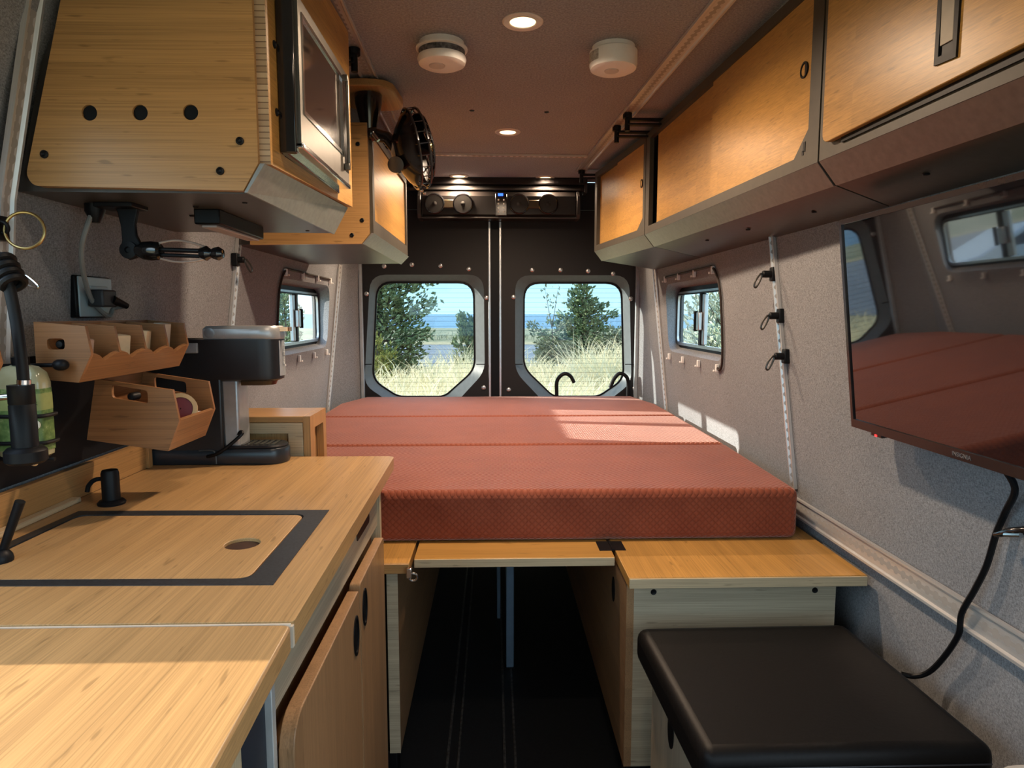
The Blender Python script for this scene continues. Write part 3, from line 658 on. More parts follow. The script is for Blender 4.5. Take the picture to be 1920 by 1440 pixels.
for i in range(22):
    a = 2*PI*i/22; d = e1*math.cos(a)+e2*math.sin(a)
    cg.tube([HC+ax*.046+d*.025, HC+ax*.044+d*R_*.55, HC+ax*.034+d*R_*.8, HC+ax*.018+d*R_, HC-ax*.012+d*R_, HC-ax*.026+d*R_*.8, HC-ax*.034+d*.04], .0018, 5)
obj('wire_cage', cg, BLKG, t)
obj('front_badge', M().lathe([(.026, .044), (.026, .050), (.001, .052)], HC, ax, 24), BRASS, t)
bl = M()
for i in range(4):
    a0 = PI/2*i; rows = []
    for j in range(7):
        r = .022+j*.013; w_ = .22+.35*math.sin(PI*(j+1)/8)
        rows.append([HC+(e1*math.cos(a0+q)+e2*math.sin(a0+q))*r+ax*(.012+q*.035) for q in (-w_, -w_/3, w_/3, w_)])
    n = 4; vs = [p for r_ in rows for p in r_]; vs2 = [p+ax*.0025 for p in vs]; N = len(vs)
    fs = []
    for j in range(6):
        for q in range(3): fs += [(j*n+q, j*n+q+1, (j+1)*n+q+1, (j+1)*n+q), (N+j*n+q, N+(j+1)*n+q, N+(j+1)*n+q+1, N+j*n+q+1)]
    bl.add(vs+vs2, fs)
obj('blades', bl.cyl(HC+ax*.0, HC+ax*.04, .022), BLK, t)
obj('cage_clip', M().ball(HC+ax*.004+V((.015, 0, -.125)), .006).ball(HC+V((.028, 0, -.132)), .005).ball(HC+ax*.03+V((.02, -.06, .03)), .006), CHR, t)
cord = smooth_path([K+V((-.03, .0, .02)), K+V((-.08, .02, .015)), K+V((-.15, .05, -.01)), K+V((-.12, .02, -.06)), K+V((-.03, -.005, -.035))])
obj('power_cord', M().tube(cord, .006, 8), BLK, t)
# ---------------------------------------------------------------- galley: worktop, flap, cabinet
CT = .79; TB = .760
SK = [(-.775, .872), (-.2945, .864), (-.303, 1.205), (-.760, 1.211)]
g = lambda y: lerp(-.2355, -.252, (y-.757)/(1.674-.757))
out = rounded([V((-.812, .757, TB)), V((g(.757), .757, TB)), V((g(1.674), 1.674, TB)), V((-.812, 1.674, TB))], [0, .006, .022, 0], 5)
hole = [V((x, y, TB)) for x, y in SK]
tag(obj('worktop', M().holed(out, [hole], (0, 0, CT-TB)), bamboo('y', 'top'), bev=.0025), 'long bamboo galley worktop with a sink cut into it', 'worktop')
t = thing('worktop_flap', 'near bamboo flap of the galley worktop lit by the sun', 'worktop', (-.5, .55, TB))
o_ = rounded([V((-.80, .30, TB)), V((-.215, .30, TB)), V((-.2355, .750, TB)), V((-.80, .750, TB))], [0, .02, .012, 0], 5)
obj('board', M().prism(o_, (0, 0, CT-TB)), bamboo('y', 'top'), t, .003, 2)
obj('joint_strip', M().box(-.80, -.238, .7515, .7545, TB+.002, CT-.0008).box(-.243, -.2350, .750, .756, TB+.001, CT-.003), plain('joint_pale', (.60, .52, .42, 1), .45), t)
t = thing('galley_cabinet', 'bamboo galley base cabinet with two doors and oval black pulls', 'cabinet', (-.54, 1.14, .02))
obj('carcass', M().box(-.80, -.284, .775, 1.515, .02, TB-.001), bamboo('z', 'door'), t)
obj('drawer_front', M().box(-.284, -.268, .775, 1.50, .665, TB-.002), bamboo('y', 'grey'), t, .002)
obj('drawer_slot_pull', M().prism(rounded([V((-.268, 1.27, .706)), V((-.268, 1.40, .706)), V((-.268, 1.40, .726)), V((-.268, 1.27, .726))], .009), (.0012, 0, 0)), BLK, t)
obj('end_panel', M().box(-.80, -.262, 1.502, 1.520, .02, TB-.001), bamboo('z', 'pale'), t, .001)
obj('near_end_panel', M().box(-.80, -.266, .760, .773, .02, TB-.001), plain('edge_steel_grey', (.42, .43, .42, 1), .4, .2), t, .001)
def gdoor(y0, y1, z1, r, yp, zp):
    poly = rounded([V((-.268, y0, .04)), V((-.268, y1, .04)), V((-.268, y1, z1)), V((-.268, y0, z1))], r, 6)
    d = obj('door', M().prism(poly, (.020, 0, 0)), bamboo('z', 'door'), t, .0015)
    ov = [V((-.2485, yp+.021*math.cos(2*PI*i/28), zp+.037*math.sin(2*PI*i/28))) for i in range(28)]
    iv = [V((-.2485, yp+.016*math.cos(2*PI*i/28), zp+.031*math.sin(2*PI*i/28))) for i in range(28)]
    obj('pull_cup', M().holed(ov, [iv], (.0025, 0, 0)).prism([p+V((.0002, 0, 0)) for p in iv], (.0006, 0, 0)), BLK, d)
    return d
gdoor(.780, 1.186, .646, [.0, .0, .012, .05], 1.150, .575)
gdoor(1.194, 1.462, .652, [0, 0, .012, .008], 1.232, .592)
tag(obj('undercounter_panel', M().box(-.78, -.273, .60, .7585, .02, TB-.002), NAVY, bev=.003), 'dark navy panel in the recess under the sunlit worktop flap', 'panel')
tag(obj('flap_support', M().box(-.262, -.240, .560, .600, .0, TB-.001), bamboo('z', 'pale'), bev=.002), 'pale bamboo upright holding up the near worktop flap', 'support')
# sink, cover and taps
t = thing('sink', 'black rimmed sink sunk into the bamboo worktop under a wooden cover', 'sink', (-.53, 1.04, .62))
IN = [(-.752, .892), (-.333, .886), (-.338, 1.181), (-.745, 1.187)]
inn = rounded([V((x, y, CT-.012)) for x, y in IN], .022, 4)
obj('rim', M().holed([V((x, y, CT-.012)) for x, y in SK], [inn], (0, 0, .0128)), plain('sink_composite_black', (.022, .024, .027, 1), .42, var=.5, scale=250), t)
obj('basin', M().box(-.745, -.338, .892, 1.181, .62, .63).box(-.75, -.745, .89, 1.185, .62, CT-.0125).box(-.34, -.335, .89, 1.185, .62, CT-.0125).box(-.745, -.34, .888, .892, .62, CT-.0125).box(-.745, -.34, 1.181, 1.185, .62, CT-.0125), MC['sink_composite_black'], t)
cv = rounded([V((x, y, CT-.018)) for x, y in ((-.749, .895), (-.336, .889), (-.341, 1.178), (-.742, 1.184))], .020, 4)
fh = [V((-.396+.027*math.cos(2*PI*i/28), 1.029+.027*math.sin(2*PI*i/28), CT-.018)) for i in range(28)]
t = thing('sink_cover', 'bamboo sink cover board with a round finger hole', 'board', (-.54, 1.04, CT-.018))
obj('board', M().holed(cv, [fh], (0, 0, .0178)), bamboo('y', 'top'), t, .001)
obj('finger_hole', M().lathe([(.0268, 0), (.0268, .001), (.001, .001)], (-.396, 1.029, CT-.0065), (0, 0, 1), 28), plain('hole_shade_brown', (.045, .016, .009, 1), .5, var=.4), t)  # dark disc just below the top paints in the hole's shade
t = thing('soap_dispenser', 'small black built-in soap pump behind the sink', 'soap dispenser', (-.726, 1.257, CT))
x, y = -.726, 1.257
obj('base_flange', M().lathe([(.0235, 0), (.0245, .004), (.020, .009), (.016, .010)], (x, y, CT)), BLKM, t)
obj('body', M().lathe([(.0155, .009), (.0155, .060), (.0135, .066), (.001, .067)], (x, y, CT)), BLKM, t)
obj('spout', M().tube(smooth_path([(x-.008, y, CT+.050), (x-.026, y-.004, CT+.048), (x-.037, y-.006, CT+.038), (x-.041, y-.006, CT+.026)]), .0042, 8), BLKM, t)
t = thing('kitchen_tap', 'black lever tap at the left edge of the sink', 'tap', (-.785, .965, CT))
obj('tap_body', M().lathe([(.028, 0), (.028, .006), (.021, .01), (.021, .15), (.018, .16)], (-.785, .965, CT)), BLKM, t)
obj('spout', M().tube(smooth_path([(-.785, .965, .94), (-.785, .955, 1.0), (-.785, .90, 1.03), (-.785, .84, 1.0), (-.785, .82, .95)]), .011, 10), BLKM, t)
hub = at(0, 1048, Y=.965)
obj('lever_hub', M().cyl((-.77, .965, hub.z), (hub.x+.003, .962, hub.z), .017).ball((hub.x+.002, .962, hub.z), .0175), BLKM, t)
tip = at(38, 940, Y=.965)
obj('lever', M().cyl(hub, tip, .0055, .0068, 12), BLKM, t)
# backsplash
t = thing('backsplash', 'low bamboo backsplash board along the rear of the worktop', 'backsplash', (-.818, 1.2, CT))
obj('board', M().box(-.826, -.812, .70, 1.555, CT, .852), bamboo('y', 'mid'), t, .001)
obj('end_post', M().box(-.826, -.806, 1.555, 1.572, CT, .845), bamboo('z', 'mid'), t, .001)
obj('ledge_strip', M().box(-.811, -.793, .70, 1.275, CT, .800), bamboo('y', 'pale'), t, .002)
tag(obj('wall_panel', M().hexa([(-.829, .99, .856), (-.8345, .99, .856), (-.8345, 1.74, .856), (-.829, 1.74, .856), (-.8125, .99, 1.075), (-.818, .99, 1.075), (-.818, 1.74, 1.075), (-.8125, 1.74, 1.075)]), plain('panel_gloss_black', (.010, .011, .014, 1), .45, spec=.2)), 'dark panel on the left wall behind the bamboo bins', 'panel')
# ---------------------------------------------------------------- hanging bamboo bins
def bin_(name, label, prof, y0, y1, ndiv, lip, slot, th=.007, sharp=None):
    """prof in x,z: back-top, front-top, lip, front-bottom, back-bottom ; open between front-top and lip and along the top"""
    c = (sum(p[0] for p in prof)/len(prof), (y0+y1)/2, min(p[1] for p in prof))
    t = thing(name, label, 'bin', c, 'bamboo wall bins')
    W = bamboo('y', 'bin'); WX = bamboo('x', 'bin')
    for yy in (y0, y1-th):
        pp = [V((a, yy, b)) for a, b in prof]; (sx0, sx1, sz0, sz1, tilt) = slot
        hh = rounded([V((sx0, yy, sz0)), V((sx1, yy, sz0+tilt)), V((sx1, yy, sz1+tilt)), V((sx0, yy, sz1))], .006, 3)
        obj('end_panel', M().holed(pp, [hh], (0, th, 0)), WX, t)
    for k in range(ndiv):
        yy = y0+(y1-y0)*(k+1)/(ndiv+1)
        pp = [V((lerp(a, c[0], .03), yy-.003, lerp(b, c[2]+.04, .03))) for a, b in prof]; obj('divider', M().prism(pp, (0, .006, 0)), WX, t)
    def board(a, b, nm, off):
        d = V((b[0]-a[0], 0, b[1]-a[1])).normalized(); n = V((-d.z, 0, d.x))*off
        A = V((a[0], y0+th, a[1])); B = V((b[0], y0+th, b[1]))
        obj(nm, M().prism([A, B, B+n, A+n], (0, y1-y0-2*th, 0)), W, t)
    if ndiv:   # front board with a shallow V notch in every compartment
        d = V((prof[3][0]-prof[2][0], 0, prof[3][1]-prof[2][1])); ln = d.length; d.normalize(); n = V((-d.z, 0, d.x))*-th
        A = V((prof[2][0], 0, prof[2][1])); q = lambda y, s_: V((A.x+d.x*s_, y, A.z+d.z*s_)); ys = [lerp(y0+th, y1-th, k/(ndiv+1)) for k in range(ndiv+2)]
        top = []
        for k in range(ndiv+1): top += [q(ys[k], 0), q(lerp(ys[k], ys[k+1], .25), .004), q(lerp(ys[k], ys[k+1], .5), .015), q(lerp(ys[k], ys[k+1], .75), .004)]
        top += [q(ys[-1], 0), q(ys[-1], ln), q(ys[0], ln)]
        obj('front_board', M().prism(top, n), W, t)
    else: board(prof[2], prof[3], 'front_board', -th)
    board(prof[3], prof[4], 'bottom_board', -th)
    board(prof[4], prof[0], 'back_board', -th)
    return t
UP = [(-.741, 1.137), (-.660, 1.130), (-.653, 1.084), (-.676, 1.038), (-.742, 1.044)]
bin_('divided_bin', 'upper bamboo wall bin split into four compartments', UP, 1.10, 1.45, 3, .084, (-.722, -.694, 1.092, 1.110, 0))
bin_('divided_bin', 'bamboo wall bin cut off by the left edge of the photo', UP, .60, .905, 2, .084, (-.722, -.694, 1.092, 1.110, 0))
LO = [(-.720, 1.033), (-.583, 1.012), (-.574, .955), (-.597, .899), (-.742, .921)]
bin_('tote_bin', 'lower bamboo wall bin with long handle slots', LO, 1.22, 1.38, 0, .055, (-.692, -.628, .998, 1.022, -.011))
def knob(name, c, label): return tag(obj(name, M().lathe([(.011, 0), (.011, .004), (.007, .007), (.001, .008)], c, (0, -1, 0), 18), BLKM), label, 'knob')
for yy, xx, zz, lb in ((1.099, -.708, 1.100, 'black knob in the handle slot of the upper bamboo bin'), (1.2205, -.664, .998, 'black knob in the handle slot of the lower bamboo bin')):
    tag(obj('bin_knob', M().lathe([(.0075, -.02), (.0075, .0), (.005, .003), (.001, .0035)], (xx, yy+.012, zz), (0, -1, 0), 16), BLKM), lb, 'knob')
# things lying in the bins
def packet(y, x, z, dx, dy, dz, rz, mt, label, cat='packet'):
    m = M().box(-dx, dx, -dy, dy, 0, dz); R = Matrix.Rotation(rz, 4, 'Z') @ Matrix.Rotation(.12, 4, 'Y')
    m.v = [R @ p+V((x, y, z)) for p in m.v]; return tag(obj('packet', m, mt, bev=.002), label, cat)
packet(1.140, -.696, 1.052, .009, .022, .056, .1, plain('pinkish_card', (.62, .42, .32, 1), .7), 'pinkish card packet in the nearest compartment of the upper bin')
packet(1.235, -.694, 1.056, .012, .026, .056, -.2, CREAM, 'cream packet in the second compartment of the upper bin')
packet(1.325, -.692, 1.056, .011, .024, .062, .3, CREAM, 'cream packet with a dark spot in the third compartment of the upper bin')
packet(1.410, -.696, 1.056, .011, .016, .075, .0, plain('pale_card', (.68, .60, .48, 1), .7), 'pale packet in the farthest compartment of the upper bin')
t = thing('tape_roll', 'roll of tan tape with a red core in the lower bamboo bin', 'tape', (-.615, 1.33, .93))
c = V((-.618, 1.325, .962)); ax = V((.35, -.85, .15)).normalized()
obj('tape', M().lathe([(.022, 0), (.030, .0), (.030, .034), (.022, .034), (.022, 0)], c, ax, 28), plain('tan_tape', (.55, .36, .16, 1), .45), t)
obj('core', M().lathe([(.0215, .004), (.0215, .030), (.001, .030), (.001, .004)], c, ax, 28), plain('dark_red', (.16, .008, .012, 1), .5), t)
packet(1.255, -.612, .934, .009, .024, .042, .2, PAPER, 'folded white paper at the near end of the lower bin', 'paper')
packet(1.362, -.605, .925, .006, .007, .028, .0, PAPER, 'white paper scrap at the far end of the lower bin', 'paper')
# ---------------------------------------------------------------- soap bottle in wire rack, hose
bx, by = -.737, 1.058; zb = at(60, 856, Y=1.058).z; zt = at(60, 684, Y=1.058).z
t = thing('soap_bottle', 'green labelled soap bottle held in a black wire rack', 'bottle', (bx, by, zb))
def oval(r, z, k=.52): return [V((bx+r*math.copysign(abs(math.cos(a))**.42, math.cos(a)), by+r*k*math.copysign(abs(math.sin(a))**.42, math.sin(a)), z)) for a in [2*PI*i/36 for i in range(36)]]
hB = zt-zb
GB = NT('green_soap_plastic'); GB.b.inputs['Base Color'].default_value = (.48, .47, .27, 1); GB.b.inputs['Roughness'].default_value = .15
nz = GB.noise(GB.coord(), 25, 3); GB.l(GB.ramp(nz, (.3, (.28, .27, .15, 1)), (.7, (.38, .36, .23, 1))), GB.b.inputs['Base Color'])
obj('body', M().loft([oval(.030, zb), oval(.0355, zb+.004), oval(.037, zb+.02), oval(.037, zt-.028), oval(.033, zt-.012), oval(.023, zt-.003), oval(.012, zt)]), GB.m, t)
GLb = NT('green_label'); nz = GLb.noise(GLb.coord((1, 1, 1)), 120, 3); GLb.l(GLb.ramp(nz, (.35, (.06, .12, .03, 1)), (.6, (.13, .21, .06, 1)), (.75, (.30, .34, .17, 1))), GLb.b.inputs['Base Color'])
lb_ = obj('paper_label', M().loft([oval(.0374, zb+.012), oval(.0374, zb+hB*.75)]), GLb.m, t)
obj('label_band', M().loft([oval(.0377, zb+hB*.52), oval(.0377, zb+hB*.70)]), plain('label_lime', (.25, .29, .10, 1), .6, var=.15), t)
obj('round_badge', M().lathe([(.0075, 0), (.0075, .0015)], (bx+.0285, by-.0190, zb+hB*.37), (.12, -.99, 0), 20), plain('badge_cream', (.72, .66, .5, 1), .6), t)
mw = basis((bx+.0275, by-.0206, zb+hB*.60), (.99, .10, 0), (0, 0, 1))
lettering('VER', .0085, mw, plain('ink_green', (.05, .10, .03, 1), .7), t)
for k in range(3):
    mw = basis((bx+.0245, by-.0325, zb+hB*(.455-.035*k)), (.9, .45, 0), (0, 0, 1)); 
obj('pump_neck', M().lathe([(.012, 0), (.012, .012), (.006, .014), (.006, .03)], (bx, by, zt)), BLK, t)
t = thing('wire_rack', 'black wire rack round the green soap bottle', 'rack', (bx-.04, by, zb-.01))
for zz in (.46, .17): obj('hoop', M().tube(oval(.0405, zb+hB*zz), .0032, 8, True), BLKM, t)
obj('back_plate', M().box(-.826, -.770, by-.004, by+.004, zb-.006, zt-.01), BLKM, t, .002)
obj('floor_wire', M().tube([(bx-.055, by, zb-.004), (bx+.042, by, zb-.004)], .0032, 8), BLKM, t)
obj('thumb_screw', M().tube([(-.80, by+.034, 1.066), (-.70, by+.030, 1.068)], .0035, 8).ball((-.695, by+.030, 1.068), .0105, (1.2, 1, .9)), BLKM, t)
t = thing('spray_hose', 'black hanging hose ending in a cylindrical black nozzle at the left edge', 'hose', (-.67, .955, .92))
Yh = .955; p = lambda px, py: at(px, py, Y=Yh)
obj('hose', M().tube(smooth_path([p(-40, 440), p(5, 500), p(22, 560), p(33, 620), p(42, 690), p(44, 716)]), .0078, 10), plain('hose_rubber', (.007, .007, .008, 1), .5, spec=.25), t)
cc = p(14, 520)
for k in range(4):
    obj('coil', M().torus(p(4+7*k, 492+13*k), V((.6, -.25, -.75)), .0135, .0052, 22, 8), MC['hose_rubber'], t)
obj('ferrule', M().cyl(p(45, 712), p(45, 722), .0085), CHR, t)
a, b = p(48, 722), p(48, 842)
obj('nozzle', M().lathe([(.0165, 0), (.0165, (a-b).length*.69), (.0158, (a-b).length*.70), (.0158, (a-b).length*.71), (.0165, (a-b).length*.72), (.0165, (a-b).length)], b, (0, 0, 1), 28), BLKM, t)
obj('nozzle_collar', M().lathe([(.022, 0), (.0265, .004), (.0265, .018), (.022, .023), (.017, .024)], p(50, 868), (0, 0, 1), 28), BLKM, t)
obj('side_arm', M().cyl(p(-30, 748), p(40, 742), .0045), CHR, t)
obj('set_screw', M().ball(p(70, 866)+V((0, -.006, 0)), .005), CHR, t)
# big brass ring and small chrome snap on the near left rail
c = at(46, 432, Y=1.09)
t = thing('key_ring', 'large brass ring hanging from the left wall rail', 'ring', c)
obj('ring', M().torus(c, (.15, -1, .1), .0285, .0024, 36, 8), BRASS, t)
obj('eyelet', M().box(c.x-.055, c.x-.032, c.y-.012, c.y+.012, c.z-.016, c.z+.022).torus((c.x-.030, c.y-.006, c.z+.004), (0, 1, .3), .009, .003), BLKM, t)
c = at(44, 522, Y=1.08)
t = thing('snap_hook', 'small chrome snap hook beside the coiled black hose', 'hook', c)
obj('gate', M().tube(smooth_path([c+V((-.012, 0, .008)), c+V((.006, -.002, .004)), c+V((.024, -.003, -.012)), c+V((.016, -.002, -.014)), c+V((-.004, 0, -.004)), c+V((-.012, 0, .008))]), .0022, 8), CHR, t)
# ---------------------------------------------------------------- outlet, plug and cord
t = thing('wall_outlet', 'pale blue outlet box on the left wall above the upper bin', 'outlet', (-.815, 1.37, 1.142))
obj('box_surround', M().box(-.835, -.800, 1.312, 1.430, 1.142, 1.224), BLK, t, .003)
obj('cover_plate', M().box(-.801, -.797, 1.318, 1.430, 1.144, 1.222), plain('plate_blue_grey', (.42, .52, .56, 1), .4, var=.03), t, .002)
obj('socket', M().box(-.798, -.794, 1.35, 1.41, 1.165, 1.205), MC['plate_blue_grey'], t, .003)
t = thing('plug_cord', 'grey power cord looping from its black plug up to the microwave cabinet', 'cord', (-.75, 1.36, 1.16))
obj('plug', M().box(-.793, -.762, 1.335, 1.385, 1.163, 1.197), plain('plug_charcoal', (.03, .03, .033, 1), .5), t, .004)
e = V((-.752, 1.40, 1.165))
obj('strain_relief', M().cyl((-.764, 1.37, 1.178), e, .009, .006), BLK, t)
q = lambda px, py, Y: at(px, py, Y=Y)
pts = [e, q(214, 578, 1.40), q(206, 592, 1.385), q(190, 584, 1.36), q(170, 558, 1.33), q(156, 510, 1.29), q(153, 465, 1.27), q(163, 425, 1.27), q(174, 395, 1.28), q(178, 378, 1.285)]
obj('cable', M().tube(smooth_path(pts, 5), .0046, 8), plain('cable_grey', (.22, .22, .21, 1), .45), t)
c = q(177, 380, 1.285); obj('cable_gland', M().lathe([(.008, -.02), (.017, 0), (.017, .02)], (c.x, c.y, 1.338)), BLK, t)
# ---------------------------------------------------------------- towel holder and light bar under the cabinet
t = thing('paper_towel_holder', 'empty black paper towel holder hanging under the microwave cabinet', 'towel holder', (-.64, 1.29, 1.26))
Y = 1.285; p = lambda px, py: at(px, py, Y=Y)
obj('mounting_plate', M().box(-.725, -.655, 1.255, 1.315, 1.343, 1.352), BLKM, t, .002)
ol = [p(212, 378), p(258, 378), p(256, 400), p(252, 420), p(254, 440), p(262, 455), p(263, 470), p(255, 483), p(242, 487), p(230, 481), p(225, 468), p(228, 450), p(226, 425), p(220, 400)]
obj('arm', M().prism(ol, (0, .010, 0)), BLKM, t, .002)
a = p(243, 469); obj('pivot', M().lathe([(.016, .0), (.016, .006), (.006, .007), (.005, .003)], a+V((0, 0, 0)), (0, -1, 0), 24), BLKM, t)
x = V((1, 0, -.02)); s0 = p(262, 470); 
obj('hub', M().lathe([(.010, -.006), (.013, 0), (.017, .008), (.018, .022), (.0165, .036), (.012, .040)], s0, x, 24), BLKG, t)
s1 = p(300, 472); s2 = p(388, 475)
obj('rod', M().cyl(s1+V((0, 0, .004)), s2+V((0, 0, .004)), .0042).cyl(s1+V((0, 0, -.006)), s2+V((0, 0, -.006)), .0035), BLKM, t)
obj('end_cap', M().lathe([(.010, -.012), (.014, 0), (.008, .008), (.011, .014), (.013, .022), (.008, .030), (.001, .031)], s2, x, 24), BLKG, t)
for sgn in (1, -1):
    obj('spring_hoop', M().tube(smooth_path([p(296, 470-14*sgn), p(330, 471-20*sgn), p(362, 473-17*sgn), p(392, 475-9*sgn)]), .0021, 8), plain('hoop_pale_metal', (.7, .56, .48, 1), .3, .6), t)
t = thing('light_bar', 'small black light bar with pale lens under the microwave cabinet', 'lamp', (-.55, 1.47, 1.318))
obj('housing', M().hexa([(-.578, 1.33, 1.322), (-.528, 1.33, 1.322), (-.535, 1.60, 1.322), (-.572, 1.60, 1.322), (-.578, 1.33, 1.352), (-.528, 1.33, 1.352), (-.535, 1.60, 1.352), (-.572, 1.60, 1.352)]), BLK, t, .003)
obj('lens', M().box(-.570, -.540, 1.345, 1.585, 1.317, 1.323), plain('lens_pinkish', (.42, .34, .31, 1), .4), t, .002)
# ---------------------------------------------------------------- coffee maker
t = thing('coffee_maker', 'slim black single-cup coffee maker with a silver lid', 'coffee maker', (-.66, 1.635, CT))
KB = plain('coffee_black', (.012, .013, .016, 1), .35)
KN = plain('coffee_navy', (.016, .022, .03, 1), .28)
SILV = plain('silver_plastic', (.42, .43, .44, 1), .35, .5)
Y0, Y1 = 1.578, 1.672; yc = (Y0+Y1)/2; hw = (Y1-Y0)/2
def stad(x0, x1, z, inset=0, n=10):
    """plan outline with a half-round nose at +x"""
    r = hw-inset; return [V((x0, yc-r, z))]+[V((x1-r+r*math.cos(a), yc+r*math.sin(a), z)) for a in [-PI/2+PI*i/n for i in range(n+1)]]+[V((x0, yc+r, z))]
obj('base', M().loft([stad(-.812, -.503, CT+.001, .004), stad(-.812, -.501, CT+.006), stad(-.812, -.501, CT+.034), stad(-.812, -.504, CT+.038, .003)]), KN, t)
obj('drip_tray', M().loft([stad(-.635, -.507, CT+.038, .006), stad(-.635, -.505, CT+.042, .004), stad(-.635, -.507, CT+.046, .007)]), KB, t)
gr = M()
for k in range(7): gr.box(-.62+.014*k, -.612+.014*k, yc-.032, yc+.032, CT+.0455, CT+.0475)
obj('tray_grille', gr, BLKG, t)
obj('column', M().box(-.812, -.642, Y0+.002, Y1-.002, CT+.03, CT+.215), KB, t, .006, 3)
obj('front_plate', M().box(-.646, -.607, Y0+.012, Y1-.012, CT+.040, CT+.205), SILV, t, .006, 3)
obj('head', M().loft([stad(-.812, -.520, CT+.200, .012), stad(-.812, -.508, CT+.205, .002), stad(-.812, -.507, CT+.215), stad(-.812, -.506, CT+.300)]), KB, t)
obj('brew_nose', M().loft([stad(-.60, -.528, CT+.190, .016), stad(-.60, -.522, CT+.203, .012)]), BLKG, t)
obj('head_front_panel', M().loft([[V((-.515+r*math.cos(a)-.034, yc+r*math.sin(a), z)) for r in (.0425, .044) for a in ([-.5, 0, .5] if r < .044 else [.5, 0, -.5])] for z in (CT+.212, CT+.296)]), SILV, t)
ld = obj('lid', M().loft([stad(-.676, -.505, CT+.300, .003), stad(-.678, -.504, CT+.304), stad(-.678, -.504, CT+.324), stad(-.672, -.508, CT+.331, .006)]), SILV, t)
obj('hinge_disc', M().lathe([(.012, 0), (.012, .002), (.009, .0028), (.001, .0025)], (-.662, Y0, CT+.315), (0, -1, 0), 24), plain('silver_dark', (.30, .31, .32, 1), .35, .5), ld)
obj('copper_handle', M().prism(rounded([V((-.515, yc-.02, CT+.318)), V((-.488, yc-.014, CT+.318)), V((-.488, yc+.014, CT+.318)), V((-.515, yc+.02, CT+.318))], .006), (0, 0, .010)), plain('copper', (.75, .36, .18, 1), .25, 1.), ld)
obj('tank', M().box(-.82, -.70, Y0+.004, Y1-.004, CT+.215, CT+.30), KB, t, .004)
obj('tank_handle', M().box(-.735, -.690, Y0-.006, Y0+.003, CT+.268, CT+.292), plain('handle_grey', (.30, .31, .33, 1), .4), t, .002)
obj('side_groove', M().tube(smooth_path([(-.70, Y0-.0005, CT+.036), (-.672, Y0-.0005, CT+.037), (-.662, Y0-.0005, CT+.030), (-.660, Y0-.0005, CT+.004)]), .0018, 6), plain('groove_grey', (.06, .065, .07, 1), .3), t)
mw = basis((-.5045, yc-.004, CT+.262), (0, 0, 1), (0, -1, 0)); lettering('KEURIG', .014, mw, plain('letter_grey', (.5, .5, .5, 1), .4), t)
obj('cord', M().tube(smooth_path([(-.68, Y0-.002, CT+.022), (-.655, Y0-.010, CT+.030), (-.628, Y0-.006, CT+.048), (-.600, Y0+.004, CT+.074), (-.606, Y0+.014, CT+.078), (-.628, Y0+.018, CT+.058)]), .0042, 8), BLK, t)
# bamboo locker standing behind the worktop
t = thing('bedside_locker', 'small bamboo locker with a slot standing behind the coffee maker', 'cabinet', (-.63, 1.77, .567))
bx0, bx1, by0, by1, bz1 = -.80, -.467, 1.692, 1.85, .890
obj('carcass', M().box(bx0, bx1-.020, by0+.016, by1-.014, .567, bz1-.016), bamboo('z', 'mid'), t)
obj('lid', M().box(bx0, bx1-.018, by0, by1, bz1-.016, bz1), bamboo('x', 'mid'), t, .002)
P = lambda x, z: V((x, by0+.002, z))
obj('front_frame', M().holed([P(bx0, .567), P(bx1-.02, .567), P(bx1-.02, bz1-.017), P(bx0, bz1-.017)], [[P(bx0+.03, .62), P(-.525, .62), P(-.525, bz1-.045), P(bx0+.03, bz1-.045)]], (0, .014, 0)), bamboo('x', 'pale'), t, .0015)
Q = lambda y, z: V((bx1-.018, y, z))
obj('side_panel', M().holed([Q(by0, .567), Q(by1, .567), Q(by1, bz1), Q(by0, bz1)], [rounded([Q(by0+.04, .70), Q(by1-.03, .70), Q(by1-.03, bz1-.035), Q(by0+.04, bz1-.035)], .005, 3)], (.018, 0, 0)), bamboo('z', 'mid'), t)
# ---------------------------------------------------------------- bed platform and benches
t = thing('bench', 'bamboo bench under the right side of the bed, with pale front panel', 'bench', (.58, 2.4, 0), 'bed benches')
BT = .565
obj('seat_board', M().prism([V((.300, 1.422, BT-.024)), V((.838, 1.422, BT-.024)), V((.838, 3.55, BT-.024)), V((.312, 3.55, BT-.024))], (0, 0, .024)), bamboo('y', 'amber'), t, .001)
obj('edge_band', M().box(.3005, .8375, 1.4175, 1.4225, BT-.0235, BT-.0012), bamboo('x', 'pale'), t, .001)
fp = obj('front_panel', M().box(.320, .788, 1.458, 1.476, .09, BT-.025), bamboo('x', 'grey'), t)
for xx in (.365, .739): obj('screw', M().lathe([(.007, 0), (.006, .002), (.003, .001)], (xx, 1.458, .516), (0, -1, 0), 14), BLK, fp)
Q = lambda y, z: V((.303, y, z))
ovh = [Q(1.62+.02*math.cos(2*PI*i/24), .455+.032*math.sin(2*PI*i/24)) for i in range(24)]
obj('side_panel', M().holed([Q(1.458, .09), Q(3.4, .09), Q(3.4, BT-.025), Q(1.458, BT-.025)], [], (.017, 0, 0)), bamboo('y', 'door'), t)
obj('pull_hole_shade', M().prism([V((.3025, 1.62+.02*math.cos(2*PI*i/24), .455+.032*math.sin(2*PI*i/24))) for i in range(24)], (-.001, 0, 0)), BLK, t)  # black oval on the solid panel, painting the shade inside a hole
for yy in (1.47, 3.2): obj('foot', M().box(.31, .36, yy, yy+.05, 0, .09), BLK, t, .003)
for yy in (1.48, 3.2): obj('foot', M().box(.70, .75, yy, yy+.05, 0, .09), BLK, t, .003)
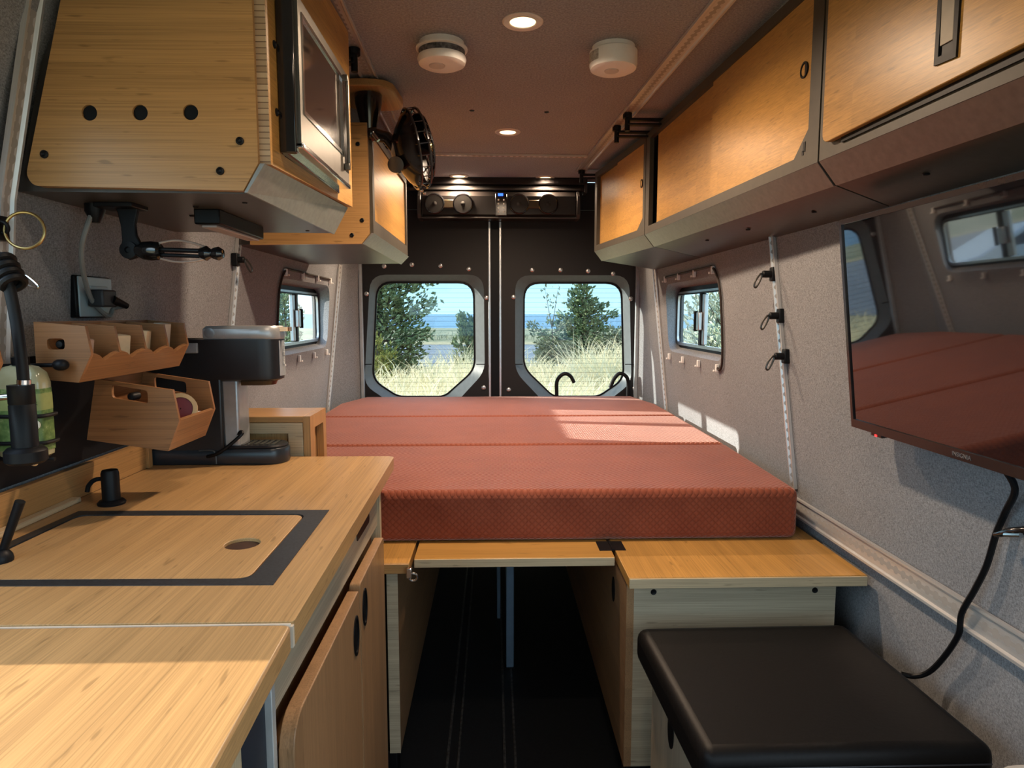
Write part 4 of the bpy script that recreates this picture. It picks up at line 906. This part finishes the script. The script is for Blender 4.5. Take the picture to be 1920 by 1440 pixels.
t = thing('bench', 'narrow bamboo bench under the left side of the bed, beside the galley', 'bench', (-.42, 2.4, 0), 'bed benches')
obj('seat_board', M().box(-.80, -.200, 1.524, 3.55, BT-.024, BT), bamboo('y', 'amber'), t, .001)
obj('edge_band', M().box(-.80, -.2005, 1.520, 1.5245, BT-.0245, BT-.0012), bamboo('x', 'mid'), t, .001)
obj('side_panel', M().box(-.2565, -.231, 1.545, 3.4, .075, BT-.025), bamboo('y', 'door'), t)
obj('panel_edge', M().box(-.257, -.2305, 1.5425, 1.5455, .075, BT-.025), bamboo('x', 'grey'), t)
for yy in (1.55, 3.2): obj('foot', M().box(-.30, -.240, yy, yy+.05, 0, .075), BLK, t, .003)
t = thing('bed_insert', 'bamboo board bridging the two benches under the mattress', 'board', (.05, 2.5, BT-.022))
obj('board', M().box(-.192, .292, 1.553, 3.55, BT-.022, BT-.0005), bamboo('x', 'amber'), t, .001)
obj('edge_band', M().box(-.1915, .2915, 1.5495, 1.5535, BT-.0215, BT-.0015), bamboo('x', 'pale'), t, .0008)
t = thing('folding_hinge', 'black flush hinge plate between the bed boards', 'hinge', (.288, 1.63, BT))
obj('leaf', M().box(.262, .293, 1.595, 1.66, BT-.0005, BT+.001), BLKM, t)
obj('leaf', M().box(.299, .328, 1.595, 1.66, BT, BT+.001), BLKM, t)
obj('knuckle', M().cyl((.296, 1.597, BT+.001), (.296, 1.658, BT+.001), .003), BLKM, t)
t = thing('toggle_latch', 'chrome toggle latch on the corner of the left bench board', 'latch', (-.195, 1.515, BT-.03))
obj('hook_plate', M().box(-.205, -.192, 1.505, 1.518, BT-.030, BT-.006), CHR, t, .002)
obj('bail', M().torus((-.190, 1.510, BT-.028), (0, 1, .2), .010, .003, 20, 8), CHR, t)
t = thing('support_post', 'aluminium post standing on the aisle floor under the bed', 'post', (.05, 2.07, 0))
PB = plain('post_blue_grey', (.16, .24, .33, 1), .35, .4)
obj('tube', M().box(.038, .064, 2.06, 2.086, .004, BT-.023), PB, t, .003)
obj('foot_pad', M().box(.034, .068, 2.056, 2.09, 0, .006), BLK, t)
tag(obj('support_post', M().box(.010, .024, 2.42, 2.434, 0, BT-.023), PB, bev=.002), 'thin second post behind the aluminium post under the bed', 'post')
# mattress cushions
CB, CTp = BT+.001, .70
def cushion(poly, label):
    m = M().prism([V((x, y, CB)) for x, y in poly], (0, 0, CTp-CB))
    o = obj('mattress_cushion', m, VEL, bev=.020, seg=4, sharp=60); return tag(o, label, 'mattress cushion', 'mattress cushions')
cushion([(-.452, 1.664), (.790, 1.662), (.812, 2.268), (-.770, 2.268), (-.770, 1.862), (-.452, 1.862)], 'front rust-red quilted mattress cushion with its tall front side showing')
cushion([(-.770, 2.277), (.813, 2.277), (.818, 2.915), (-.775, 2.915)], 'middle rust-red quilted mattress cushion partly lit by the sun')
cushion([(-.775, 2.924), (.820, 2.924), (.818, 3.30), (.760, 3.628), (-.700, 3.628), (-.778, 3.36)], 'rearmost rust-red quilted mattress cushion against the rear doors')
# black hooks behind the mattress
for xs, lb in (((.348, .443), 'left of the two bent black rods standing behind the mattress'), ((.645, .743), 'right of the two bent black rods standing behind the mattress')):
    a, b = xs; m_ = (a+b)/2
    if a < .5: pts = [(a, 3.64, .56), (a, 3.64, .70), (a, 3.638, .775), (a+.02, 3.636, .81), (m_, 3.635, .822), (b-.02, 3.635, .808), (b, 3.635, .772)]
    else: pts = [(a-.002, 3.64, .742), (a+.018, 3.64, .79), (m_, 3.64, .822), (b-.015, 3.64, .808), (b, 3.642, .775), (b, 3.642, .70), (b, 3.642, .56)]
    tag(obj('bent_rod', M().tube(smooth_path(pts), .0105, 10), BLKM), lb, 'rod', 'bent rods')
# ---------------------------------------------------------------- television
t = thing('television', 'flat black television hung on the right wall, mirroring the bed', 'television', (.75, 1.0, .91))
TY0, TY1 = .645, 1.368; A = V((.757, 0, .914)); B = V((.707, 0, 1.338)); u = (B-A).normalized(); nrm = V((-u.z, 0, u.x)); h_ = (B-A).length
tp = lambda y, v, d=0: V((A.x+u.x*v+nrm.x*d, y, A.z+u.z*v+nrm.z*d))
def tbox(y0, y1, v0, v1, d0, d1): return M().hexa([tp(y0, v0, d0), tp(y1, v0, d0), tp(y1, v1, d0), tp(y0, v1, d0), tp(y0, v0, d1), tp(y1, v0, d1), tp(y1, v1, d1), tp(y0, v1, d1)])
obj('case', tbox(TY0, TY1, 0, h_, -.030, -.002), BLK, t, .003)
obj('bezel', M().holed([tp(TY0, 0, -.002), tp(TY1, 0, -.002), tp(TY1, h_, -.002), tp(TY0, h_, -.002)], [[tp(TY0+.009, .017, -.002), tp(TY1-.009, .017, -.002), tp(TY1-.009, h_-.009, -.002), tp(TY0+.009, h_-.009, -.002)]], nrm*.005), plain('bezel_brown_black', (.03, .02, .018, 1), .2), t)
SG = NT('screen_glass'); SG.b.inputs['Base Color'].default_value = (.006, .006, .008, 1); SG.b.inputs['Roughness'].default_value = .03
SG.b.inputs['Specular IOR Level'].default_value = 1.0; SG.b.inputs['IOR'].default_value = 1.75
nz = SG.noise(SG.coord(), 3, 1); SG.l(SG.ramp(nz, (0, (.006, .006, .008, 1)), (1, (.008, .007, .008, 1))), SG.b.inputs['Base Color'])
obj('screen', tbox(TY0+.007, TY1-.007, .015, h_-.007, -.003, 0.), SG.m, t)
obj('sensor_nub', tbox(1.262, 1.300, -.007, .001, -.012, .001), MC['bezel_brown_black'], t, .002)
obj('status_light', tbox(1.278, 1.284, -.006, -.002, .001, .0022), glow('red_led', (1, .03, .03, 1), 2.5), t)
mw = basis(tp(1.035, .0085, .0034), (0, -1, 0), u); lettering('INSIGNIA', .0105, mw, plain('letter_dim', (.16, .15, .15, 1), .4), t)
obj('wall_mount', M().box(.765, .818, .95, 1.05, 1.06, 1.16), BLKM, t)
t = thing('television_cable', 'black cable sagging from the television down the right wall', 'cable', (.82, 1.05, .44))
q = lambda px, py, X: at(px, py, X=X)
pts = [(.775, .985, .925), q(1903, 915, .80), q(1885, 960, .822), q(1868, 1000, .825), q(1850, 1060, .828), q(1828, 1105, .83), q(1803, 1150, .83), q(1797, 1190, .832), q(1770, 1232, .836), q(1742, 1260, .835), q(1715, 1268, .82), q(1690, 1264, .800)]
obj('cable', M().tube(smooth_path(pts, 5), .0052, 8), BLK, t)
c = q(1893, 1000, .822)
t = thing('cable_clamp', 'black hook clamp holding the cable to the right wall', 'clamp', c)
obj('hook', M().tube([q(1866, 1003, .815), q(1895, 998, .812), q(1925, 996, .818), q(1945, 992, .838)], [.004, .0075, .008, .008], 10), BLKG, t)
obj('wing', M().tube([q(1885, 1003, .80), q(1915, 1004, .80)], .004, 8), CHR, t)
# ---------------------------------------------------------------- ottoman and grey seat corner
t = thing('storage_ottoman', 'low bamboo box seat with a thick black cushion in front of the bench', 'ottoman', (.53, 1.16, 0))
OT = .482
obj('box_body', M().box(.338, .765, .975, 1.345, .02, OT-.072), bamboo('z', 'grey'), t, .003)
cu = M().prism([V((.304, 1.366, OT-.075)), V((.318, .944, OT-.075)), V((.782, .944, OT-.075)), V((.764, 1.372, OT-.075))], (0, 0, .075))
obj('cushion', cu, LEATH, t, .022, 4, 60)
obj('cushion_seam', M().tube(rounded([V((.3215, .942, OT-.012)), V((.779, .942, OT-.012))], 0) if False else [V((.33, .9435, OT-.026)), V((.77, .9435, OT-.026))], .0014, 6), plain('seam_black', (.03, .03, .035, 1), .4), t)
ov = [V((.3375, 1.19+.020*math.cos(2*PI*i/24), .355+.034*math.sin(2*PI*i/24))) for i in range(24)]
obj('pull_hole_shade', M().prism(ov, (-.0015, 0, 0)), BLK, t)  # flat black oval stands in for the shaded inside of the hole
for xx, yy in ((.36, 1.0), (.70, 1.0), (.36, 1.27), (.70, 1.27)): obj('foot', M().box(xx, xx+.04, yy, yy+.04, 0, .02), BLK, t)
t = thing('seat_base', 'pale grey padded seat corner at the lower right edge of the photo', 'seat', (.76, .62, 0))
obj('padding', M().prism(rounded([V((.655, .83, .10)), V((.63, .45, .10)), V((.835, .45, .10)), V((.835, .83, .10))], .05), (0, 0, .455)), plain('pale_grey_vinyl', (.42, .42, .40, 1), .55, var=.1), t, .04, 4)
obj('plinth', M().box(.67, .83, .47, .80, 0, .10), BLK, t)
# ---------------------------------------------------------------- outdoors
GZ = -.75
def ground_mat(name, a, b, scale=3, rough=.95):
    t = NT(name); c = t.coord(); n1 = t.noise(c, scale, 6, .6); n2 = t.noise(c, scale*14, 3)
    t.l(t.mix(t.math('MULTIPLY', n2, .4), t.ramp(n1, (.35, a), (.65, b)), tuple(x*.6 for x in a[:3])+(1,)), t.b.inputs['Base Color']); t.b.inputs['Roughness'].default_value = rough
    t.b.inputs['Specular IOR Level'].default_value = .1
    return t.m
struct('ground', M().box(-60, 60, -40, 62, GZ-.3, GZ), ground_mat('dry_straw_ground', (.30, .25, .14, 1), (.48, .40, .24, 1)))
ASP = ground_mat('asphalt_blue_grey', (.17, .19, .21, 1), (.23, .25, .27, 1), .8)
struct('road', M().box(-60, 60, 24, 41, GZ-.02, GZ+.012), ASP)
struct('parking_lot', M().box(-30, -7.0, 9.0, 24.0, GZ-.02, GZ+.010), ASP)
pm = plain('line_paint', (.75, .75, .72, 1), .8)
for k in range(5): struct('trim_%d' % (4+k), M().hexa([(-10.6+1.1*k-.4, 8.5, GZ+.010), (-10.5+1.1*k-.4, 8.5, GZ+.010), (-12.0+1.1*k, 13.5, GZ+.010), (-12.1+1.1*k, 13.5, GZ+.010), (-10.6+1.1*k-.4, 8.5, GZ+.016), (-10.5+1.1*k-.4, 8.5, GZ+.016), (-12.0+1.1*k, 13.5, GZ+.016), (-12.1+1.1*k, 13.5, GZ+.016)]), pm)
t = NT('sea_water'); c = t.coord((.02, .12, 1)); n1 = t.noise(c, 1, 6, .65); n2 = t.noise(t.coord((.3, 1.2, 1)), 1, 4)
t.l(t.ramp(n1, (.35, (.025, .10, .17, 1)), (.65, (.06, .19, .28, 1))), t.b.inputs['Base Color']); t.b.inputs['Roughness'].default_value = .45; t.b.inputs['Specular IOR Level'].default_value = .25; t.bump(n2, .6, .5)
struct('sea', M().add([(-6000, -6000, -3.2), (6000, -6000, -3.2), (6000, 6000, -3.2), (-6000, 6000, -3.2)], [(0, 1, 2, 3)]), t.m, loc=(0, 0, -3.2))
# dune bank beyond the road, and a pale strip of beach behind it
m = M(); nx = 90; rows = []
for j, (yy, hh) in enumerate(((45, 0), (48, .35), (52, .62), (56, .66), (60, .4), (63, -.4))):
    rows.append([V((-60+120*i/nx, yy, GZ+hh+(.16*noise.noise(V((i*.35, yy*.2, 3))) if 0 < j < 5 else 0))) for i in range(nx+1)])
vs = [p for r_ in rows for p in r_]; n = nx+1
m.add(vs, [(j*n+i, j*n+i+1, (j+1)*n+i+1, (j+1)*n+i) for j in range(5) for i in range(nx)])
struct('dune', m, ground_mat('dune_grass', (.20, .21, .12, 1), (.36, .32, .20, 1), .8), loc=(0, 54, GZ))
struct('beach', M().box(-70, 70, 63, 95, -3.0, -2.2), ground_mat('pale_sand', (.62, .56, .44, 1), (.72, .66, .54, 1), .6))
# dry grass behind the van
def blades(n, xr, yr, hr, name, label, mt, wd=(.006, .012), lean=.35, seed=1):
    rd = random.Random(seed); vs = []; fs = []
    for _ in range(n):
        y = rd.uniform(*yr); x = rd.uniform(*xr)*(y/yr[1]) if xr[0] < 0 else rd.uniform(*xr)
        cl = .75+.5*noise.noise(V((x*.9, y*.9, seed)))
        h = rd.uniform(*hr)*cl; w = rd.uniform(*wd); a = rd.uniform(0, PI); l = rd.gauss(.10, lean)*h; b = rd.gauss(0, lean)*h*.5
        dx, dy = math.cos(a)*w, math.sin(a)*w*.6; o = len(vs)
        for t_, k in ((0, 1), (.5, .9), (.85, .7)):
            cx, cy, cz = x+l*t_*t_, y+b*t_*t_, GZ+h*t_
            vs += [(cx-dx*k, cy-dy*k, cz), (cx+dx*k, cy+dy*k, cz)]
        vs.append((x+l*1.1, y+b*1.1, GZ+h*.97))
        fs += [(o, o+1, o+3, o+2), (o+2, o+3, o+5, o+4), (o+4, o+5, o+6)]
    m = M(); m.v = [V(v) for v in vs]; m.f = fs
    return tag(obj(name, m, mt, sharp=180, loc=(0, (yr[0]+yr[1])/2, GZ)), label, 'grass', kind='stuff')
t = NT('straw_grass'); nz = t.noise(t.coord(), 2.2, 4, .7); n3 = t.noise(t.coord((60, 60, .5)), 1, 1)
t.l(t.mix(t.math('MULTIPLY', n3, .45), t.ramp(nz, (.32, (.55, .47, .27, 1)), (.5, (.72, .63, .40, 1)), (.68, (.86, .79, .56, 1))), (.42, .37, .19, 1)), t.b.inputs['Base Color']); t.b.inputs['Roughness'].default_value = .9; t.b.inputs['Specular IOR Level'].default_value = .1
tl = t.n('ShaderNodeBsdfTranslucent'); tl.inputs[0].default_value = (.95, .86, .60, 1); mx = t.n('ShaderNodeMixShader'); mx.inputs[0].default_value = .5
t.l(t.b.outputs[0], mx.inputs[1]); t.l(tl.outputs[0], mx.inputs[2]); t.l(mx.outputs[0], t.out.inputs[0])
STRAW = t.m
blades(15000, (-3.6, 4.6), (6.5, 15.5), (.78, 1.32), 'dry_grass', 'tall straw-coloured dry grass growing behind the van', STRAW)
blades(5000, (2.6, 7.0), (5.5, 10.5), (.6, 1.0), 'dry_grass', 'short straw grass on the bank left of the van', STRAW, seed=11).scale.x = -1
blades(1800, (1.9, 4.2), (12, 16), (1.15, 1.75), 'dry_grass', 'tallest straw grass leaning over by the right rear window', STRAW, lean=.4, seed=5)
blades(2500, (-14, 14), (46, 53), (.35, .8), 'dune_grass', 'grey-green beach grass along the far side of the road', plain('beach_grass', (.28, .28, .17, 1), .9, var=.4, scale=3), wd=(.02, .04), seed=8)
def leafmat(name, a, b):
    t = NT(name); nz = t.noise(t.coord(), 3.5, 4, .7); t.l(t.ramp(nz, (.35, a), (.65, b)), t.b.inputs['Base Color']); t.b.inputs['Roughness'].default_value = .8; t.b.inputs['Specular IOR Level'].default_value = .15; return t.m
JUN = leafmat('juniper_green', (.11, .165, .085, 1), (.30, .36, .18, 1)); YEL = leafmat('yellow_green', (.20, .22, .05, 1), (.42, .40, .13, 1)); GRB = leafmat('shrub_green_grey', (.14, .18, .10, 1), (.36, .38, .26, 1))
BARK = plain('bark', (.10, .075, .055, 1), .9, var=.35, scale=12)
def tree(name, label, cat, x, y, branches, trunk_top, mt, n, size=(.05, .13), seed=1, group=None, r0=.06, spread=.22, z0=GZ):
    """branches: list of (height on trunk, dx, dy, dz, weight)"""
    rd = random.Random(seed); t = thing(name, label, cat, (x, y, z0), group)
    tm = M().tube([(x, y, z0), (x+.05, y, z0+(trunk_top-z0)*.5), (x, y, trunk_top)], [r0, r0*.7, r0*.2], 8)
    lv = []; lf = []
    W = sum(b[4] for b in branches)
    for (h, dx, dy, dz, w) in branches:
        p0 = V((x, y, h)); p1 = V((x+dx, y+dy, h+dz)); pm_ = (p0+p1)/2+V((0, 0, -.05*(V((dx, dy, 0)).length)))
        tm.tube([p0, pm_, p1], [r0*.4, r0*.28, r0*.08], 6)
        for _ in range(int(n*w/W)):
            k = rd.random()**.7; c = (p0*(1-k)**2+pm_*2*k*(1-k)+p1*k*k)+V((rd.gauss(0, 1), rd.gauss(0, 1), rd.gauss(0, .8)))*spread*(1.15-.75*k)
            d = (p1-p0).normalized()*1.1+V((rd.gauss(0, .6), rd.gauss(0, .6), rd.gauss(.3, .5))); d.normalize()
            s_ = rd.uniform(*size); e = d.cross(V((rd.gauss(0, 1), rd.gauss(0, 1), rd.gauss(0, 1)))).normalized()*s_*.24; f_ = d.cross(e)
            o = len(lv); lv += [c, c+d*s_*.45+e, c+d*s_, c+d*s_*.45-e, c+d*s_*.4+f_, c+d*s_*.4-f_]; lf += [(o, o+1, o+2, o+3), (o, o+4, o+2, o+5)]
    obj('trunk', tm, BARK, t); L_ = M(); L_.v = lv; L_.f = lf; obj('foliage', L_, mt, t, sharp=180); return t
rd = random.Random(3)
br = [(rd.uniform(-.5, 1.9), math.cos(a)*q, math.sin(a)*q*.8, rd.uniform(.1, .6), q) for a, q in [(rd.uniform(0, 2*PI), rd.uniform(.45, .95)) for _ in range(26)]]
br += [(1.3, 1.05, 0, .55, .7), (1.6, 1.0, .1, .75, .6), (1.0, 1.1, 0, .35, .8), (.6, .95, 0, .2, .8), (1.8, .55, 0, .6, .6), (.2, .8, .1, .15, .6), (.0, .6, .1, .2, .7), (.4, .75, -.1, .2, .7), (-.2, .45, .1, .2, .6), (.8, .7, .1, .3, .7)]
tree('juniper_tree', 'large dark juniper tree filling the left side of the left rear window', 'tree', -2.28, 13.2, br, 2.5, JUN, 9500, seed=2, group='trees outside', spread=.20, r0=.08)
br = [(rd.uniform(-.4, .3), rd.uniform(-.3, .3), rd.uniform(-.3, .3), rd.uniform(.25, .5), 1) for _ in range(10)]
tree('yellow_shrub', 'yellow-green shrub in front of the large juniper', 'shrub', -2.12, 12.2, br, .55, YEL, 900, (.05, .12), 4, r0=.03, spread=.12)
br = [(-.35+.13*k, (.42-.03*k)*math.cos(k*2.4), .3*math.sin(k*2.4), .30, 1) for k in range(10)]+[(.45, -.13, 0, .62, 1.2), (.35, .22, 0, .72, 1.2), (.6, .05, 0, .3, .8)]
tree('juniper_tree', 'small pointed juniper at the right side of the left rear window', 'tree', -.62, 16, br, .95, JUN, 1500, (.06, .14), 6, 'trees outside', spread=.10, r0=.04)
br = []
for k in range(34):
    h = -.15+k*.058; a = k*2.4; q = max(.16, (1.12 if h < .45 else .74-.40*(h-.45)))*rd.uniform(.55, 1.0)
    if h > 1.5: q *= .55
    br.append((h, q*math.cos(a), q*.6*math.sin(a), rd.uniform(.0, .22), q+.1))
br += [(.85, .85, 0, .30, .55), (.95, -.6, 0, .15, .5), (.75, -.8, 0, .2, .5), (1.25, .55, 0, .12, .4), (1.5, -.3, 0, .12, .3), (.5, -1.05, 0, .10, .8), (.4, 1.15, 0, .08, .9), (.15, -1.1, .1, .05, .8), (.1, 1.2, 0, .0, .9)]
tree('juniper_tree', 'spreading dark juniper with a pointed crown in the right rear window', 'tree', 2.30, 17.2, br, 1.98, JUN, 4800, (.06, .15), 9, 'trees outside', spread=.13, r0=.07)
br = [(rd.uniform(-.2, .7), rd.uniform(-.55, .55), rd.uniform(-.4, .4), rd.uniform(.1, .4), 1) for _ in range(14)]+[(.8, -.18, 0, 1.0, .25), (.8, .16, 0, 1.05, .25)]
tree('grey_shrub', 'grey-green shrub with two thin shoots left of the pointed juniper', 'shrub', 1.42, 16.2, br, .9, GRB, 1300, (.05, .12), 12, r0=.03, spread=.12)
br = [(rd.uniform(-.3, .6), rd.uniform(-.7, .7), rd.uniform(-.4, .4), rd.uniform(.1, .3), 1) for _ in range(14)]
tree('grey_shrub', 'low grey-green shrub at the right edge of the right rear window', 'shrub', 3.35, 17.0, br, .8, GRB, 1300, (.05, .12), 13, r0=.03, spread=.16)
WHB = leafmat('pale_leaf', (.20, .25, .13, 1), (.62, .64, .52, 1))
for i, (x, y, h) in enumerate(((4.3, 12.4, 1.75), (5.6, 14.2, 1.95), (3.9, 10.6, 1.2))):
    br = [(rd.uniform(-.5, h*.6), rd.uniform(-.8, .8), rd.uniform(-.8, .8), rd.uniform(.1, h*.4), 1) for _ in range(22)]
    tree('pale_shrub', 'pale leafy shrub outside the right side window, %s from the van' % ['second', 'farthest', 'nearest'][i], 'shrub', x, y, br, h, WHB, 2200, (.07, .16), 20+i, 'shrubs outside the right window', r0=.04, spread=.26)
br = [(-.3+.16*k, (.55-.03*k)*math.cos(k*2.4), .4*math.sin(k*2.4), .2, 1) for k in range(12)]
tree('juniper_tree', 'small juniper seen through the left side window', 'tree', -4.95, 16, br, 1.55, JUN, 1200, (.07, .16), 31, 'trees outside', spread=.12, r0=.04)
# silver car parked on the asphalt, mirrored in the television
ca = V((-9.6, 13.2, GZ+.01)); th = math.radians(12); RZ = Matrix.Rotation(th, 4, 'Z')
t = thing('parked_car', 'silver car parked outside, seen mirrored in the television', 'car', ca)
def cm(m): m.v = [RZ @ p+ca for p in m.v]; return m
CARB = plain('car_silver', (.55, .57, .60, 1), .25, .6, var=.03)
pr_ = [(-2.2, .35), (-2.25, .62), (-2.05, .80), (-1.25, .92), (-.55, 1.32), (.65, 1.36), (1.55, .98), (2.15, .90), (2.22, .55), (2.15, .32)]
rings = []
for yy, k in ((-.86, .0), (-.80, .05), (.80, .05), (.86, .0)):
    rings.append([V((x, yy*(1 if z < 1 else .82), z)) for x, z in pr_])
obj('car_body', cm(M().loft(rings)), CARB, t, .04, 3)
for sg in (-1, 1):
    yy = sg*.85
    obj('side_window', cm(M().hexa([(-1.05, yy*.99, .94), (1.35, yy*.99, .98), (.62, yy*.86, 1.28), (-.48, yy*.86, 1.25), (-1.05, yy*.99+sg*.02, .94), (1.35, yy*.99+sg*.02, .98), (.62, yy*.86+sg*.02, 1.28), (-.48, yy*.86+sg*.02, 1.25)])), BLKG, t)
    for xx in (-1.38, 1.38):
        w = obj('wheel', cm(M().cyl((xx, yy*.86, .32), (xx, yy*1.04, .32), .32, n=28)), BLK, t, .02)
        obj('hubcap', cm(M().lathe([(.21, 0), (.20, .02), (.05, .03), (.001, .03)], (xx, yy*1.04, .32), (0, sg, 0), 20)), ALU, w)
# ---------------------------------------------------------------- light
w = bpy.data.worlds.new('sky'); SC.world = w; w.use_nodes = True; nt = w.node_tree; bg = nt.nodes['Background']
tc = nt.nodes.new('ShaderNodeTexCoord'); sp = nt.nodes.new('ShaderNodeSeparateXYZ'); rp = nt.nodes.new('ShaderNodeValToRGB')
nt.links.new(tc.outputs['Generated'], sp.inputs[0]); nt.links.new(sp.outputs[2], rp.inputs[0]); nt.links.new(rp.outputs[0], bg.inputs[0])
e = rp.color_ramp.elements; e[0].position = 0.; e[0].color = (.25, .40, .47, 1); e[1].position = .8; e[1].color = (.36, .52, .72, 1)
k = e.new(.10); k.color = (.19, .36, .46, 1); k2 = e.new(.30); k2.color = (.62, .76, .86, 1)
bg.inputs[1].default_value = SKY
sd = bpy.data.lights.new('sun', 'SUN'); sd.energy = SUN; sd.angle = math.radians(.6); sd.color = (1, .88, .72)
so = bpy.data.objects.new('sun', sd); COL.objects.link(so); so.rotation_euler = V((1, -.20, -.285)).to_track_quat('-Z', 'Y').to_euler(); so.location = (-8, 0, 6)
for i, (x, y) in enumerate(((.073, 1.687), (.058, 2.668), (-.175, 3.509), (.27, 3.537), (.09, .75))):
    pl_ = bpy.data.lights.new('puck_lamp', 'SPOT'); pl_.energy = PUCK*(.2 if y < 1 else 1); pl_.color = (1, .75, .53); pl_.spot_size = math.radians(165); pl_.spot_blend = .6; pl_.shadow_soft_size = .03
    po = bpy.data.objects.new('puck_lamp', pl_); COL.objects.link(po); po.location = (x, y, 1.838)
SC.view_settings.view_transform = 'Standard'; SC.view_settings.look = 'None'; SC.view_settings.gamma = 1; SC.view_settings.use_curve_mapping = False
SC.view_settings.exposure = EXPO
SC.cycles.max_bounces = 10; SC.cycles.transparent_max_bounces = 16; SC.cycles.diffuse_bounces = 6; SC.cycles.use_denoising = True
SC.cycles.sample_clamp_indirect = 8; SC.cycles.caustics_reflective = False; SC.cycles.caustics_refractive = False
